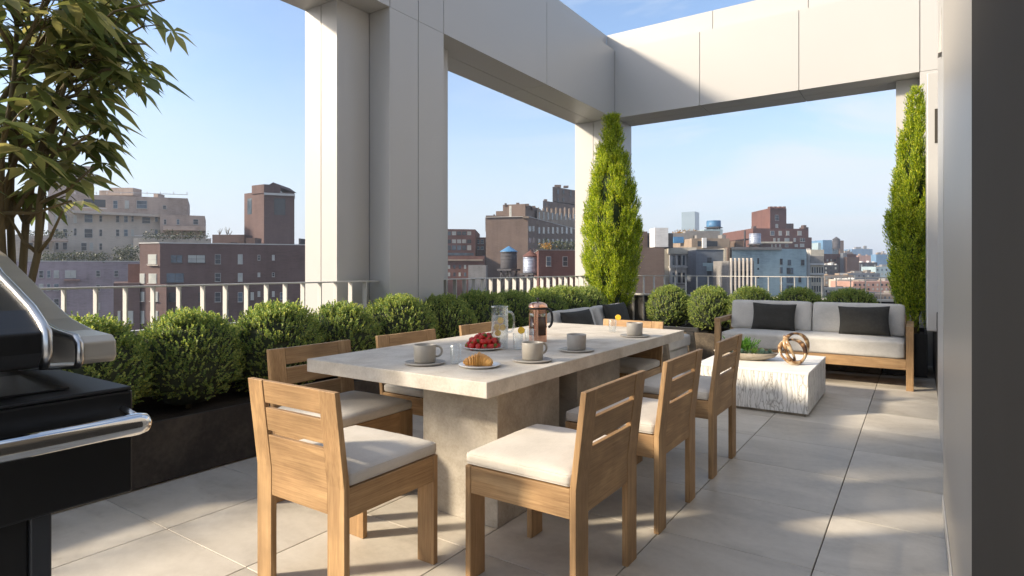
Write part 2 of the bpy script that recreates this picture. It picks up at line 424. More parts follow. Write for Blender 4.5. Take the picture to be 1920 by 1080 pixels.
M['bark'] = mat_plain('green_bark', (0.17, 0.125, 0.05), (0.08, 0.06, 0.028), 0.75, 0, 9, 0.5, 60, stretch=(1,1,0.25))
M['succ1'] = mat_leaf('succulent_blue', (0.10, 0.17, 0.13), (0.16, 0.25, 0.20), (0.26, 0.36, 0.30), 0.15)
M['succ2'] = mat_leaf('fern_green', (0.06, 0.16, 0.02), (0.10, 0.25, 0.03), (0.22, 0.38, 0.07), 0.35)
M['succ3'] = mat_leaf('succulent_lime', (0.25, 0.34, 0.10), (0.35, 0.43, 0.16), (0.45, 0.50, 0.24), 0.2)

def mat_horn():
    m, nt, N, L, B = newmat('polished_horn')
    t = N.new('ShaderNodeTexCoord'); n = noise_node(N, L, t.outputs['Object'], 9, 4, 0.5, 1.2)
    r = ramp(N, L, n.outputs['Fac'], [(0.38, (0.045, 0.022, 0.012)), (0.46, (0.24, 0.12, 0.045)), (0.54, (0.44, 0.31, 0.17)), (0.70, (0.58, 0.50, 0.38))])
    L.new(r.outputs[0], B.inputs['Base Color']); B.inputs['Roughness'].default_value = 0.22
    return m
M['horn'] = mat_horn()

# city walls
def mat_wall(name, c, var=0.36, brick=True, scale=1.0):
    m, nt, N, L, B = newmat(name)
    t = N.new('ShaderNodeTexCoord'); v = t.outputs['Object']
    n1 = noise_node(N, L, v, 0.12*scale, 10, 0.72); n2 = noise_node(N, L, mapping(N, L, v, (1.2, 1.2, 7)), 1.0, 4, 0.7)
    n3 = noise_node(N, L, mapping(N, L, v, (0.9, 0.9, 0.07)), 1.0, 6, 0.7)
    av = N.new('ShaderNodeMath'); av.operation = 'MULTIPLY_ADD'; av.inputs[1].default_value = 0.5; L.new(n3.outputs['Fac'], av.inputs[0])
    hf = N.new('ShaderNodeMath'); hf.operation = 'MULTIPLY'; hf.inputs[1].default_value = 0.5; L.new(n2.outputs['Fac'], hf.inputs[0]); L.new(hf.outputs[0], av.inputs[2])
    mx = N.new('ShaderNodeMix'); mx.data_type = 'FLOAT'; mx.inputs['Factor'].default_value = 0.5
    L.new(n1.outputs['Fac'], mx.inputs['A']); L.new(av.outputs[0], mx.inputs['B'])
    lo = tuple(x*(1-var*1.6) for x in c); hi = tuple(min(1, x*(1+var)) for x in c)
    r = ramp(N, L, mx.outputs['Result'], [(0.32, lo), (0.5, c), (0.68, hi)])
    L.new(r.outputs[0], B.inputs['Base Color']); B.inputs['Roughness'].default_value = 0.85; B.inputs['Specular IOR Level'].default_value = 0.2
    return m
WM = {k: mat_wall('wall_'+k, c) for k, c in dict(
    palepink=(0.37, 0.295, 0.25), palegrey=(0.40, 0.355, 0.305), lilac=(0.27, 0.225, 0.245), brick=(0.118, 0.078, 0.072), brickdk=(0.09, 0.062, 0.056),
    brown=(0.135, 0.098, 0.080), tan=(0.25, 0.195, 0.15), redbrick=(0.130, 0.064, 0.052), cream=(0.42, 0.385, 0.32), white=(0.52, 0.51, 0.50),
    paleblue=(0.26, 0.335, 0.36), blue=(0.10, 0.19, 0.30), bluegrey=(0.135, 0.15, 0.175), grey=(0.22, 0.21, 0.20), dark=(0.05, 0.05, 0.055), pink=(0.36, 0.22, 0.18)).items()}
M['pane'] = mat_plain('window_pane', (0.035, 0.042, 0.05), (0.02, 0.024, 0.03), 0.12, 0, 0.5)
M['pane_blue'] = mat_plain('painted_reflection_pane', (0.10, 0.14, 0.18), (0.04, 0.055, 0.07), 0.1, 0, 0.7)  # bluish base colour imitates a reflection in the glass
M['pane_light'] = mat_plain('curtained_pane', (0.42, 0.42, 0.38), (0.25, 0.27, 0.26), 0.3, 0, 0.8)
M['frame_w'] = mat_plain('window_frame', (0.42, 0.41, 0.39), None, 0.6)
M['frame_d'] = mat_plain('dark_window_frame', (0.10, 0.09, 0.085), None, 0.6)
M['coping'] = mat_plain('coping_stone', (0.48, 0.47, 0.45), None, 0.7)
M['tank'] = mat_plain('tank_wood', (0.06, 0.058, 0.065), (0.035, 0.033, 0.038), 0.8, 0, 2, stretch=(6,6,0.3))
M['tankmetal'] = mat_plain('tank_metal', (0.42, 0.45, 0.52), (0.22, 0.25, 0.33), 0.4, 0.4, 1.2, stretch=(1,1,3))
M['blueroof'] = mat_plain('blue_roof', (0.07, 0.20, 0.36), (0.05, 0.14, 0.27), 0.5, 0, 1)
M['tower_glass'] = mat_plain('tower_glass', (0.18, 0.24, 0.28), (0.13, 0.18, 0.22), 0.35, 0.2, 0.05, stretch=(0.2,0.2,4))
M['hedge'] = mat_leaf('roof_hedge_leaf', (0.03, 0.045, 0.02), (0.05, 0.065, 0.03), (0.09, 0.09, 0.05), 0.2)
M['autumn'] = mat_leaf('autumn_leaf', (0.25, 0.12, 0.02), (0.36, 0.18, 0.03), (0.30, 0.24, 0.06), 0.2)
M['ground'] = mat_plain('city_ground', (0.12, 0.115, 0.11), (0.07, 0.07, 0.07), 0.9, 0, 0.02)

# ---------------------------------------------------------------- leaf clouds
def leaf_quads(pos, dirs, nrm, length, width, fold=0.25):
    """one folded pointed leaf (two triangles) for every row; returns verts, faces"""
    pos = np.asarray(pos, float); d = np.asarray(dirs, float); n = np.asarray(nrm, float)
    d /= np.linalg.norm(d, axis=1, keepdims=True)+1e-9
    s = np.cross(d, n); s /= np.linalg.norm(s, axis=1, keepdims=True)+1e-9
    n = np.cross(s, d)
    length = np.broadcast_to(np.asarray(length, float), (len(pos),))[:, None]
    width = np.broadcast_to(np.asarray(width, float), (len(pos),))[:, None]
    a = pos; b = pos+d*length*0.45+s*width*0.5+n*width*fold
    c = pos+d*length; e = pos+d*length*0.45-s*width*0.5+n*width*fold
    V = np.stack([a, b, c, e], 1).reshape(-1, 3)
    i = np.arange(len(pos))*4
    F = np.stack([i, i+1, i+2, i+3], 1)
    return V, F

def np_mesh(name, V, F, mats, mi=None, smooth=False):
    me = bpy.data.meshes.new(name)
    me.vertices.add(len(V)); me.vertices.foreach_set('co', np.asarray(V, np.float32).ravel())
    k = F.shape[1]
    me.loops.add(F.size); me.loops.foreach_set('vertex_index', F.ravel().astype(np.int32))
    me.polygons.add(len(F)); me.polygons.foreach_set('loop_start', (np.arange(len(F))*k).astype(np.int32))
    me.polygons.foreach_set('loop_total', np.full(len(F), k, np.int32))
    for m in mats: me.materials.append(m)
    if mi is not None: me.polygons.foreach_set('material_index', mi.astype(np.int32))
    if smooth: me.polygons.foreach_set('use_smooth', np.ones(len(F), bool))
    me.update(calc_edges=True); me.validate()
    return me

def unit(rng, n):
    v = rng.normal(size=(n, 3)); return v/np.linalg.norm(v, axis=1, keepdims=True)

def lumpy(d, seed, amp):
    out = np.empty(len(d))
    for i, p in enumerate(d):
        out[i] = 1+amp*mnoise.noise(Vector((p[0]*2.2+seed, p[1]*2.2, p[2]*2.2)))+amp*0.7*mnoise.noise(Vector((p[0]*5+seed, p[1]*5, p[2]*5)))
    return out

def sprig_cloud(rng, base, axis, nleaf, slen, ll, lw, spread=0.8):
    """leaves set round short shoots; base, axis (n,3)"""
    n = len(base)
    t = np.tile(np.linspace(0.05, 1, nleaf), n)
    B = np.repeat(base, nleaf, 0); A = np.repeat(axis, nleaf, 0)
    sl = np.repeat(slen*rng.uniform(0.7, 1.25, n), nleaf)
    rnd = unit(rng, n*nleaf)
    side = rnd-A*np.sum(rnd*A, 1, keepdims=True); side /= np.linalg.norm(side, axis=1, keepdims=True)+1e-9
    P = B+A*(t*sl)[:, None]
    D = A*(0.35+0.5*t)[:, None]+side*spread*(1.05-0.55*t)[:, None]
    return P, D, A+0.4*rnd, ll*rng.uniform(0.7, 1.2, n*nleaf)*(1.05-0.3*t), lw*rng.uniform(0.8, 1.2, n*nleaf)

def boxwood_mesh(seed, r=0.36, rz=0.345, n=2300):
    rng = np.random.default_rng(seed)
    d = unit(rng, n); d[:, 2] = np.where(d[:, 2] < -0.8, -d[:, 2], d[:, 2]); 
    lp = lumpy(d, seed*7.3, 0.065)
    rad = lp*rng.uniform(0.82, 0.985, n)
    base = d*np.array([r, r, rz])*rad[:, None]-d*0.035
    ax = d*0.75+np.array([0, 0, 0.75])+0.35*unit(rng, n); ax /= np.linalg.norm(ax, axis=1, keepdims=True)
    P, D, Nn, l, w = sprig_cloud(rng, base, ax, 13, 0.062, 0.019, 0.0115)
    V, F = leaf_quads(P, D, Nn, l, w)
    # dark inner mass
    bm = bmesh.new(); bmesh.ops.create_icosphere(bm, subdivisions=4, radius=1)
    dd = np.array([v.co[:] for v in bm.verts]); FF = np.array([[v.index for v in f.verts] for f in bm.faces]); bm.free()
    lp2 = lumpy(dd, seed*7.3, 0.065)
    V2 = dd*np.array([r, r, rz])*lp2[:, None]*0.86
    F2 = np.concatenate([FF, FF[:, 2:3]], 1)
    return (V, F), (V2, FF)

# ---------------------------------------------------------------- setting: floor
X0, Y0, T = -0.357, 1.443, 0.655
fb = MB()
for i in range(-9, 6):
    for j in range(-7, 15):
        x1 = X0+T*i; y1 = Y0+T*j
        if x1+T < -4.5 or y1 > 9.6: continue
        fb.box(x1+0.0024, x1+T-0.0024, y1+0.0018, y1+T-0.0018, -0.02, 0)
fl = fb.build('floor', M['floor'], bevel=0.0015, seg=1); tag(fl, kind='structure')
sb = MB(); sb.box(-6.0, 4.2, -5, 10.4, -0.4, -0.008)
tag(sb.build('floor_slab', M['grout']), kind='structure')
g = MB(); g.box(-5000, 5000, -5000, 5000, -42, -40)
tag(g.build('city_ground', M['ground']), kind='structure')

# ---------------------------------------------------------------- pergola frame of metal panels
def cells(a0, a1, cuts, gap=0.005):
    e = [a0]+sorted(cuts)+[a1]
    return [(e[i]+(gap if i else 0), e[i+1]-(gap if i < len(e)-2 else 0)) for i in range(len(e)-1)]
def panelled(x0, x1, y0, y1, z0, z1, cx=(), cy=(), cz=()):
    mb = MB()
    for a in cells(x0, x1, list(cx)):
        for b in cells(y0, y1, list(cy)):
            for c in cells(z0, z1, list(cz)):
                mb.box(a[0], a[1], b[0], b[1], c[0], c[1])
    mb.box(x0+0.012, x1-0.012, y0+0.012, y1-0.012, z0+0.012, z1-0.012, 1)
    return mb
PM = [M['panel'], M['panel_gap']]
per = thing('pergola_frame', (0, 0, 0), 'tall pale grey metal panel portal frame enclosing the terrace', 'pergola')
ZB, ZT = 3.765, 4.90
panelled(-4.952, -4.2, -9, 9.268, ZB, ZT, cx=[-4.60], cy=[-5.2, -2.2, 0.9, 2.6, 4.103, 4.5, 4.894, 7.05]).build('side_beam', PM, per)
panelled(-4.952, -4.48, -9, 9.55, ZT+0.003, 5.30, cy=[-2, 2.6, 6.3]).build('upper_fascia', PM, per)
panelled(-4.952, 1.6, 9.27, 9.985, ZB+0.001, ZT+0.001, cx=[-4.2, -2.78, -1.383, 0.030], cy=[9.64]).build('back_beam', PM, per)
panelled(-4.478, 1.6, 9.552, 9.984, ZT+0.004, 5.301, cx=[-2.66, -1.3, 0.05]).build('upper_fascia', PM, per)
panelled(-4.950, -4.483, 3.702, 5.295, -0.3, ZB-0.002, cx=[-4.711], cy=[4.103, 4.894]).build('column', PM, per)
panelled(-4.480, -4.202, 4.103, 4.894, -0.3, ZB-0.002, cy=[4.5]).build('column_facing', PM, per)
panelled(-4.950, -4.202, 9.272, 9.983, -0.3, ZB-0.002, cx=[-4.60]).build('column', PM, per)
panelled(-0.235, 0.026, 9.556, 9.983, -0.3, ZB-0.002).build('column', PM, per)
panelled(0.030, 1.6, 9.272, 9.983, -0.3, ZB-0.003, cx=[0.8]).build('column', PM, per)

# ---------------------------------------------------------------- right hand building wall
bw = thing('building_wall', (0.14, 3, 0), 'pale grey panelled house wall with dark near end along the right edge', 'wall')
o3 = (0.14, 3, 0)
mb = MB(o3); mb.box(0.112, 1.6, 1.76, 3.74, 0, 6.0); mb.build('wall_panel', M['panel_side_shade'], bw, bevel=0.006)
mb = MB(o3); mb.box(0.140, 1.6, 3.775, 5.98, 0, 6.0); mb.build('wall_panel', M['panel'], bw, bevel=0.012)
mb = MB(o3); mb.tube([(0.131, 3.757, 0.0), (0.131, 3.757, 6.0)], 0.020, 16); mb.build('corner_trim', M['panel'], bw)
mb = MB(o3); mb.box(0.106, 0.5, 1.735, 1.757, 0, 6.0); mb.build('corner_trim', M['panel'], bw, bevel=0.002)
mb = MB(o3); mb.box(0.104, 1.6, 0.35, 1.732, 0, 6.0); mb.build('dark_wall_end', M['darkwall'], bw, bevel=0.002)
mb = MB(o3); mb.box(0.106, 0.1115, 1.762, 3.735, 0.002, 0.10); mb.build('baseboard', M['panel'], bw, bevel=0.002)
mb = MB(o3); mb.extrude([(0.139, 3.03), (0.139, 2.72), (0.118, 2.715)], 'y', 5.0, 5.12); mb.build('vent_flap', M['panel'], bw)
mb = MB(o3); mb.box(0.165, 1.6, 6.0, 9.26, 0, 0.80); mb.build('dark_plinth', M['parapet'], bw)
wc = thing('wall_cabinet', (0.3, 7.6, 0.6), 'white wall hung panel box with a narrow dark slot at the right', 'cabinet')
ow = (0.3, 7.6, 0.6)
mb = MB(ow); mb.box(0.083, 0.8, 7.5, 8.3, 0.60, 3.26); mb.build('cabinet_body', M['panel'], wc, bevel=0.01)
mb = MB(ow); mb.box(0.150, 0.176, 7.494, 7.499, 2.53, 2.88); mb.build('slot', M['darkwall'], wc)

# ---------------------------------------------------------------- parapets and railings
def railing(name, axis, fixed, a0, a1, n0, step, label, zt=1.13, lo=0.83):
    base = (fixed, a0, lo) if axis == 'y' else (a0, fixed, lo)
    t = thing(name, base, label, 'railing', 'metal railings round the terrace')
    def bx(u0, u1, w0, w1, z0, z1):
        mb = MB(base)
        if axis == 'y': mb.box(w0, w1, u0, u1, z0, z1)
        else: mb.box(u0, u1, w0, w1, z0, z1)
        return mb
    bx(a0, a1, fixed-0.028, fixed+0.028, zt-0.012, zt).build('top_rail', M['rail'], t, bevel=0.002)
    bx(a0, a1, fixed-0.028, fixed+0.028, lo-0.030, lo).build('bottom_rail', M['rail'], t, bevel=0.002)
    u = n0; first = None; r0 = None
    while u < a1-0.01:
        if r0 is None:
            mb = MB((0, 0, 0))
            if axis == 'y': mb.box(-0.026, 0.026, -0.005, 0.005, 0.35, zt-0.0125)
            else: mb.box(-0.005, 0.005, -0.026, 0.026, 0.35, zt-0.0125)
            o = mb.build('post', M['rail'], t); r0 = o
        else:
            o = r0.copy(); COL.objects.link(o)
        p = (fixed, u, 0) if axis == 'y' else (u, fixed, 0)
        o.location = (p[0]-base[0], p[1]-base[1], -base[2])
        u += step
    return t
XR = -4.36
railing('metal_railing', 'y', XR, -0.6, 4.085, -0.58, 0.1735, 'pale flat bar railing left of the tall near column')
railing('metal_railing', 'y', XR, 4.91, 9.255, 5.10, 0.1735, 'pale flat bar railing between the near column and the corner column')
railing('metal_railing', 'x', 9.42, -4.18, -0.245, -4.10, 0.176, 'thin bar railing behind the sofa below the skyline')
for nm, b, lab in (('parapet_wall', (-4.50, -4.393, -3, 3.69, -0.3, 0.798), 'dark parapet wall under the left railing'),
                   ('parapet_wall', (-4.50, -4.393, 5.30, 9.26, -0.3, 0.798), 'dark parapet wall behind the boxwoods between the two columns'),
                   ('parapet_wall', (-4.19, -0.24, 9.455, 9.55, -0.3, 0.798), 'dark parapet wall behind the sofa')):
    mb = MB(((b[0]+b[1])/2, (b[2]+b[3])/2, 0)); mb.box(*b); tag(mb.build(nm, M['parapet']), lab, 'wall', 'dark parapet walls')

# ---------------------------------------------------------------- planters
def planter(x0, x1, y0, y1, h, mat, label):
    o = ((x0+x1)/2, (y0+y1)/2, 0)
    t = thing('planter', o, label, 'planter')
    mb = MB(o); w = 0.025
    mb.box(x0, x0+w, y0, y1, 0.012, h); mb.box(x1-w, x1, y0, y1, 0.012, h)
    mb.box(x0+w, x1-w, y0, y0+w, 0.012, h); mb.box(x0+w, x1-w, y1-w, y1, 0.012, h)
    mb.box(x0+w, x1-w, y0+w, y1-w, 0.012, 0.05)
    mb.build('planter_box', mat, t, bevel=0.003)
    mb = MB(o)
    nx, ny = max(2, int((x1-x0)/0.08)), max(2, int((y1-y0)/0.08))
    vs = [(x0+w+(x1-x0-2*w)*i/nx, y0+w+(y1-y0-2*w)*j/ny, h-0.045+0.02*mnoise.noise(Vector((i*0.7, j*0.7, 0)))) for j in range(ny+1) for i in range(nx+1)]
    mb.add(vs, [(j*(nx+1)+i, j*(nx+1)+i+1, (j+1)*(nx+1)+i+1, (j+1)*(nx+1)+i) for j in range(ny) for i in range(nx)], 0, True)
    mb.build('soil', M['soil'], t)
    return t
planter(-4.385, -3.62, -0.4, 9.10, 0.365, M['planter'], 'long low dark steel planter holding the left row of boxwoods')
planter(-3.60, -0.34, 8.18, 9.10, 0.365, M['planter2'], 'mottled bronze planter behind the sofa holding the back row of boxwoods')
planter(-0.32, 0.10, 8.24, 9.10, 0.50, M['blackmatte'], 'small black planter holding the right hand cypress')

# ---------------------------------------------------------------- boxwood balls
bx_meshes = []
for s in (1, 2, 3):
    (V, F), (V2, F2) = boxwood_mesh(s)
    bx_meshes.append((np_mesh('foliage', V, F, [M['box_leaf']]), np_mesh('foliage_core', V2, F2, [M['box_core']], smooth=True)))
def boxwood(k, x, y, z, rz, sc, label):
    t = thing('boxwood_ball', (x, y, 0.32), label, 'shrub', 'clipped boxwood balls')
    f = bpy.data.objects.new('foliage', bx_meshes[k % 3][0]); COL.objects.link(f); f.parent = t
    c = bpy.data.objects.new('inner_foliage', bx_meshes[k % 3][1]); COL.objects.link(c); c.parent = t
    for q in (f, c):
        q.location = (0, 0, z-0.32); q.rotation_euler = (0, 0, rz); q.scale = sc
    mb = MB(); mb.tube([(0, 0, 0), (0.01, 0, 0.12), (0, 0.01, 0.3)], [0.02, 0.018, 0.012], 8); mb.build('stem', M['bark'], t)
    return t
random.seed(4)
left = [(1.47, 'boxwood ball partly hidden behind the grill hood'), (2.08, 'largest looking boxwood ball, right of the chrome grill handle'),
        (2.74, 'boxwood ball behind the nearest left side dining chair'), (3.36, 'sunlit boxwood ball just left of the near column base'),
        (4.00, 'bright topped boxwood ball in front of the recessed column corner'), (4.67, 'shaded boxwood ball in front of the flat column face'),
        (5.29, 'dark green boxwood ball behind the left edge of the glass pitcher'), (5.94, 'dark green boxwood ball between pitcher and coffee press'),
        (6.56, 'sunlit boxwood ball directly above the coffee press'), (7.18, 'sunlit boxwood ball above the nearer lounge chair back'),
        (7.80, 'sunlit boxwood ball beside the left cypress')]
for k, (y, lab) in enumerate(left):
    q = 1.0+random.uniform(-0.06, 0.05)
    boxwood(k, -4.0+random.uniform(-0.02, 0.02), y, 0.625+random.uniform(-0.01, 0.015), random.uniform(0, 6.28), (q*1.06, q*0.95, q*1.02), lab)
back = [(-3.05, 'leftmost round boxwood ball of the back row, beside the corner gap'), (-2.455, 'second round boxwood ball of the back row, at the left sofa arm'),
        (-1.89, 'boxwood ball peeking above the left end of the sofa back'), (-1.30, 'boxwood ball peeking above the middle seam of the sofa back'),
        (-0.70, 'boxwood ball peeking above the right sofa back cushion')]
for k, (x, lab) in enumerate(back):
    q = 0.93 if k < 2 else 0.98
    boxwood(k+1, x, 8.66, 0.645, random.uniform(0, 6.28), (q, q, 1.0), lab)

# ---------------------------------------------------------------- cypresses
def cypress_mesh(seed, H=3.0, n=150):
    """upright plumes of fine sprays; returns spray bases and axes (radius 1)"""
    rng = np.random.default_rng(seed)
    def prof(t):
        return np.interp(t, [0, 0.08, 0.2, 0.35, 0.5, 0.68, 0.85, 0.95, 1.0], [0.55, 0.74, 0.92, 0.98, 0.82, 0.54, 0.26, 0.12, 0.04])
    B = []; A = []
    k = 0
    while k < n:
        t = rng.uniform(0, 1)
        if rng.uniform() > prof(t)+0.10: continue
        a = k*2.39996+rng.uniform(-.4, .4); k += 1
        ln = rng.uniform(0.26, 0.46)*(1-0.35*t); fat = rng.uniform(0.12, 0.20)*(1-0.25*t)
        r0 = prof(t)*rng.uniform(0.60, 0.80)
        out = np.array([math.cos(a), math.sin(a), 0])
        lean = rng.uniform(0.12, 0.40)
        m = 46
        q = rng.uniform(0, 1, m)**0.8
        taper = np.sin(np.clip(q*0.85+0.15, 0, 1)*PI)**0.7
        off = rng.normal(size=(m, 3)); off /= np.linalg.norm(off, axis=1, keepdims=True)
        tip = r0+lean*q*0.75
        c = out[None, :]*np.minimum(tip, prof(min(1, t+ln/H*0.6))+0.12)[:, None]+np.array([0, 0, 1.0])*(t*H*0.97+q*ln)[:, None]
        p = c+off*np.array([fat, fat, 0.05])*taper[:, None]
        ax = off*np.array([0.45, 0.45, 0.2])+out*0.25+np.array([0, 0, 1.0])
        B.append(p); A.append(ax/np.linalg.norm(ax, axis=1, keepdims=True))
    B = np.concatenate(B); A = np.concatenate(A); B[:, 2] = np.minimum(B[:, 2], H)
    return B, A, None, None, rng
def cypress(seed, loc, Rmax, H, label, n):
    base, ax, out, t, rng = cypress_mesh(seed, H, n)
    base[:, 0] *= Rmax; base[:, 1] *= Rmax
    base -= ax*0.04
    P, D, Nn, l, w = sprig_cloud(rng, base, ax, 14, 0.10, 0.034, 0.0085, 0.62)
    V, F = leaf_quads(P, D, Nn, l, w, 0.1)
    tr = thing('cypress_tree', loc, label, 'conifer')
    me = np_mesh('crown', V, F, [M['cyp_leaf']])
    o = bpy.data.objects.new('crown', me); COL.objects.link(o); o.parent = tr
    mb = MB(); mb.tube([(0, 0, -0.25), (0.01, 0, H*0.3), (0, 0.01, H*0.7), (0, 0, H*0.93)], [0.045, 0.035, 0.018, 0.006], 8); mb.build('trunk', M['bark'], tr)
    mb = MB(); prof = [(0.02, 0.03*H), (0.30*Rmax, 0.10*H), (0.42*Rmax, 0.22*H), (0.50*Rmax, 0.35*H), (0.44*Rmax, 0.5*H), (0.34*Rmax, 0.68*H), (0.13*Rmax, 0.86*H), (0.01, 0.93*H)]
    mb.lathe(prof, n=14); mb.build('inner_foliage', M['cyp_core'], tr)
    return tr
cypress(11, (-3.96, 8.62, 0.50), 0.47, 3.08, 'wide lime green cypress in front of the corner column', 290)
cypress(23, (-0.02, 8.66, 0.52), 0.285, 2.84, 'slim lime green cypress at the right end behind the sofa', 230)

# ---------------------------------------------------------------- big leaved tree at the left
def big_tree():
    rng = np.random.default_rng(5); random.seed(5)
    base = Vector((-3.93, 0.98, 0.30))
    tr = thing('palmate_leaf_tree', base, 'tall tree with drooping hand shaped leaves at the upper left', 'tree')
    fr = Vector((math.cos(R(YAW)), math.sin(R(YAW)), 0))      # roughly along the facade of the terrace
    fw = Vector((-math.sin(R(YAW)), math.cos(R(YAW)), 0))
    mb = MB(base); nodes = []
    ends = [(-0.55, 0.1, 2.2), (-0.4, -0.2, 2.45), (-0.2, 0.15, 2.5), (0.0, -0.2, 2.55), (0.15, 0.15, 2.5), (0.30, -0.1, 2.45), (0.42, 0.12, 2.35), (0.36, -0.2, 1.95), (-0.40, -0.1, 1.9), (-0.05, 0.0, 2.6), (0.22, 0.05, 2.0), (-0.3, 0.1, 2.2), (0.48, 0.0, 2.05)]
    for k, (u, w, h) in enumerate(ends):
        st = base+fr*(u*0.28+random.uniform(-0.05, 0.05))+fw*random.uniform(-0.10, 0.10)
        e = base+fr*u+fw*w+Vector((0, 0, h))
        pts = []; n = 9
        for i in range(n):
            q = i/(n-1)
            p = st.lerp(e, q); bend = math.sin(q*PI)*-0.16
            p += fr*(bend*u)+Vector((random.uniform(-.02,.02), random.uniform(-.02,.02), 0))*(1 if 0<i else 0)
            pts.append(p)
        mb.tube(pts, [0.025*(1-0.68*i/(n-1)) for i in range(n)], 9)
        nodes += [(p, i/(n-1)) for i, p in enumerate(pts) if i >= 4]
    # side branches
    br = []
    for k in range(70):
        p, q = random.choice(nodes)
        out = (p-base); out.z = 0
        d = (out.normalized() if out.length > 0.02 else fr)*random.uniform(0.4, 1)+Vector((random.uniform(-.7,.7), random.uniform(-.7,.7), random.uniform(0.2, 1.0)))
        d.normalize(); L = random.uniform(0.2, 0.42)
        e = p+d*L
        mid = p.lerp(e, 0.5)+Vector((0, 0, -0.03))
        mb.tube([p, mid, e], [0.011, 0.008, 0.005], 6); br += [(e, 1), (mid, .8)]
    # three long twigs that reach out to the right
    for a, b in (((0.45, 0.0, 2.05), (0.98, -0.05, 2.28)), ((0.42, 0.0, 2.4), (0.80, 0.0, 2.66)), ((0.5, 0.0, 1.95), (0.86, 0.0, 2.08)), ((0.33, 0.1, 2.25), (0.62, 0.0, 2.58)), ((0.30, 0, 1.75), (0.66, 0.05, 1.92)), ((0.35, 0.1, 1.6), (0.5, 0.0, 1.62))):
        p = base+fr*a[0]+fw*a[1]+Vector((0, 0, a[2])); e = base+fr*b[0]+fw*b[1]+Vector((0, 0, b[2]))
        q0 = base+fr*(a[0]*0.4)+Vector((0, 0, a[2]-0.45))
        m1 = p.lerp(e, 0.5)+Vector((0, 0, 0.07))
        mb.tube([q0, p, m1, e], [0.014, 0.009, 0.006, 0.004], 6)
        br += [(e, 1), (m1, 1), (p, 1)]
    allp = [p for p, q in nodes if q > 0.45]+[p for p, q in br]
    # palmate leaves
    SH = [(0, 0.0), (0.08, 0.014), (0.25, 0.070), (0.45, 0.168), (0.60, 0.152), (0.80, 0.068), (1.0, 0.0)]
    V = []; F = []
    def leaflet(o, d, n, L):
        s = d.cross(n).normalized(); b = len(V)
        row = []
        for (t, w) in SH:
            c = o+d*(L*t)+Vector((0, 0, -0.22*L*t*t))
            row.append((c+s*(L*w)+n*(L*w*0.35), c, c-s*(L*w)+n*(L*w*0.35)))
        for r_ in row: V.extend([tuple(x-base) for x in r_])
        for i in range(len(SH)-1):
            k = b+i*3
            F.append((k, k+1, k+4, k+3)); F.append((k+1, k+2, k+5, k+4))
    def palm(o, size, facing):
        n = Vector((random.uniform(-.32,.32), random.uniform(-.32,.32), 1)).normalized()
        h = facing-n*facing.dot(n); h.normalize(); s = n.cross(h)
        k = random.choice((5, 6, 7))
        for i in range(k):
            a = (i-(k-1)/2)*(2*PI*0.80/k)+random.uniform(-.08, .08)
            d = (h*math.cos(a)+s*math.sin(a)-n*random.uniform(0.10, 0.42)).normalized()
            leaflet(o, d, (n+h*0.3*math.cos(a)).normalized(), size*(1-0.28*abs(i-(k-1)/2)/((k-1)/2))*random.uniform(0.85, 1.1))
    cnt = 0; tries = 0
    while cnt < 350 and tries < 12000:
        tries += 1
        p = random.choice(allp)
        rel = p-base; u = rel.dot(fr)
        if p.z < 1.55: continue
        d = Vector((random.uniform(-1,1), random.uniform(-1,1), random.uniform(-0.25, 0.9)))
        out = Vector((rel.x, rel.y, 0)); d += out.normalized()*0.8 if out.length > 0.05 else Vector()
        d.normalize(); L = random.uniform(0.08, 0.24)
        e = p+d*L; re = e-base; ue = re.dot(fr); we = re.dot(fw)
        z = e.z
        umax = np.interp(z, [1.6, 1.75, 1.95, 2.15, 2.4, 2.7, 3.2, 4.0], [0.26, 0.54, 0.70, 0.88, 0.95, 0.80, 0.66, 0.4])
        if ue > umax or abs(we) > 0.70 or ue < -0.62 or z > 2.95: continue
        mb.tube([p, p.lerp(e, 0.5)+Vector((0, 0, 0.02)), e], [0.0035, 0.003, 0.0025], 5)
        palm(e, random.uniform(0.14, 0.25), (Vector((d.x, d.y, 0)).normalized()*1.0+Vector((0, 0, -0.2))))
        cnt += 1
    mb.build('trunk', M['bark'], tr)
    me = bpy.data.meshes.new('crown'); me.from_pydata(V, [], F); me.materials.append(M['tree_leaf'])
    me.polygons.foreach_set('use_smooth', [True]*len(F)); me.update()
    o = bpy.data.objects.new('crown', me); COL.objects.link(o); o.parent = tr
big_tree()

# ---------------------------------------------------------------- dining table
dt = thing('dining_table', (-2.125, 3.36, 0), 'long pale concrete dining table on two block pedestals', 'table')
od = (-2.125, 3.36, 0)
mb = MB(od); mb.box(-2.73, -1.520, 2.052, 4.665, 0.690, 0.76); mb.build('tabletop', M['table'], dt, bevel=0.004)
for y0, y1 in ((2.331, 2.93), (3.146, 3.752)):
    mb = MB(od); mb.box(-2.143, -1.663, y0, y1, 0, 0.689); mb.build('pedestal', M['pedestal'], dt, bevel=0.004)

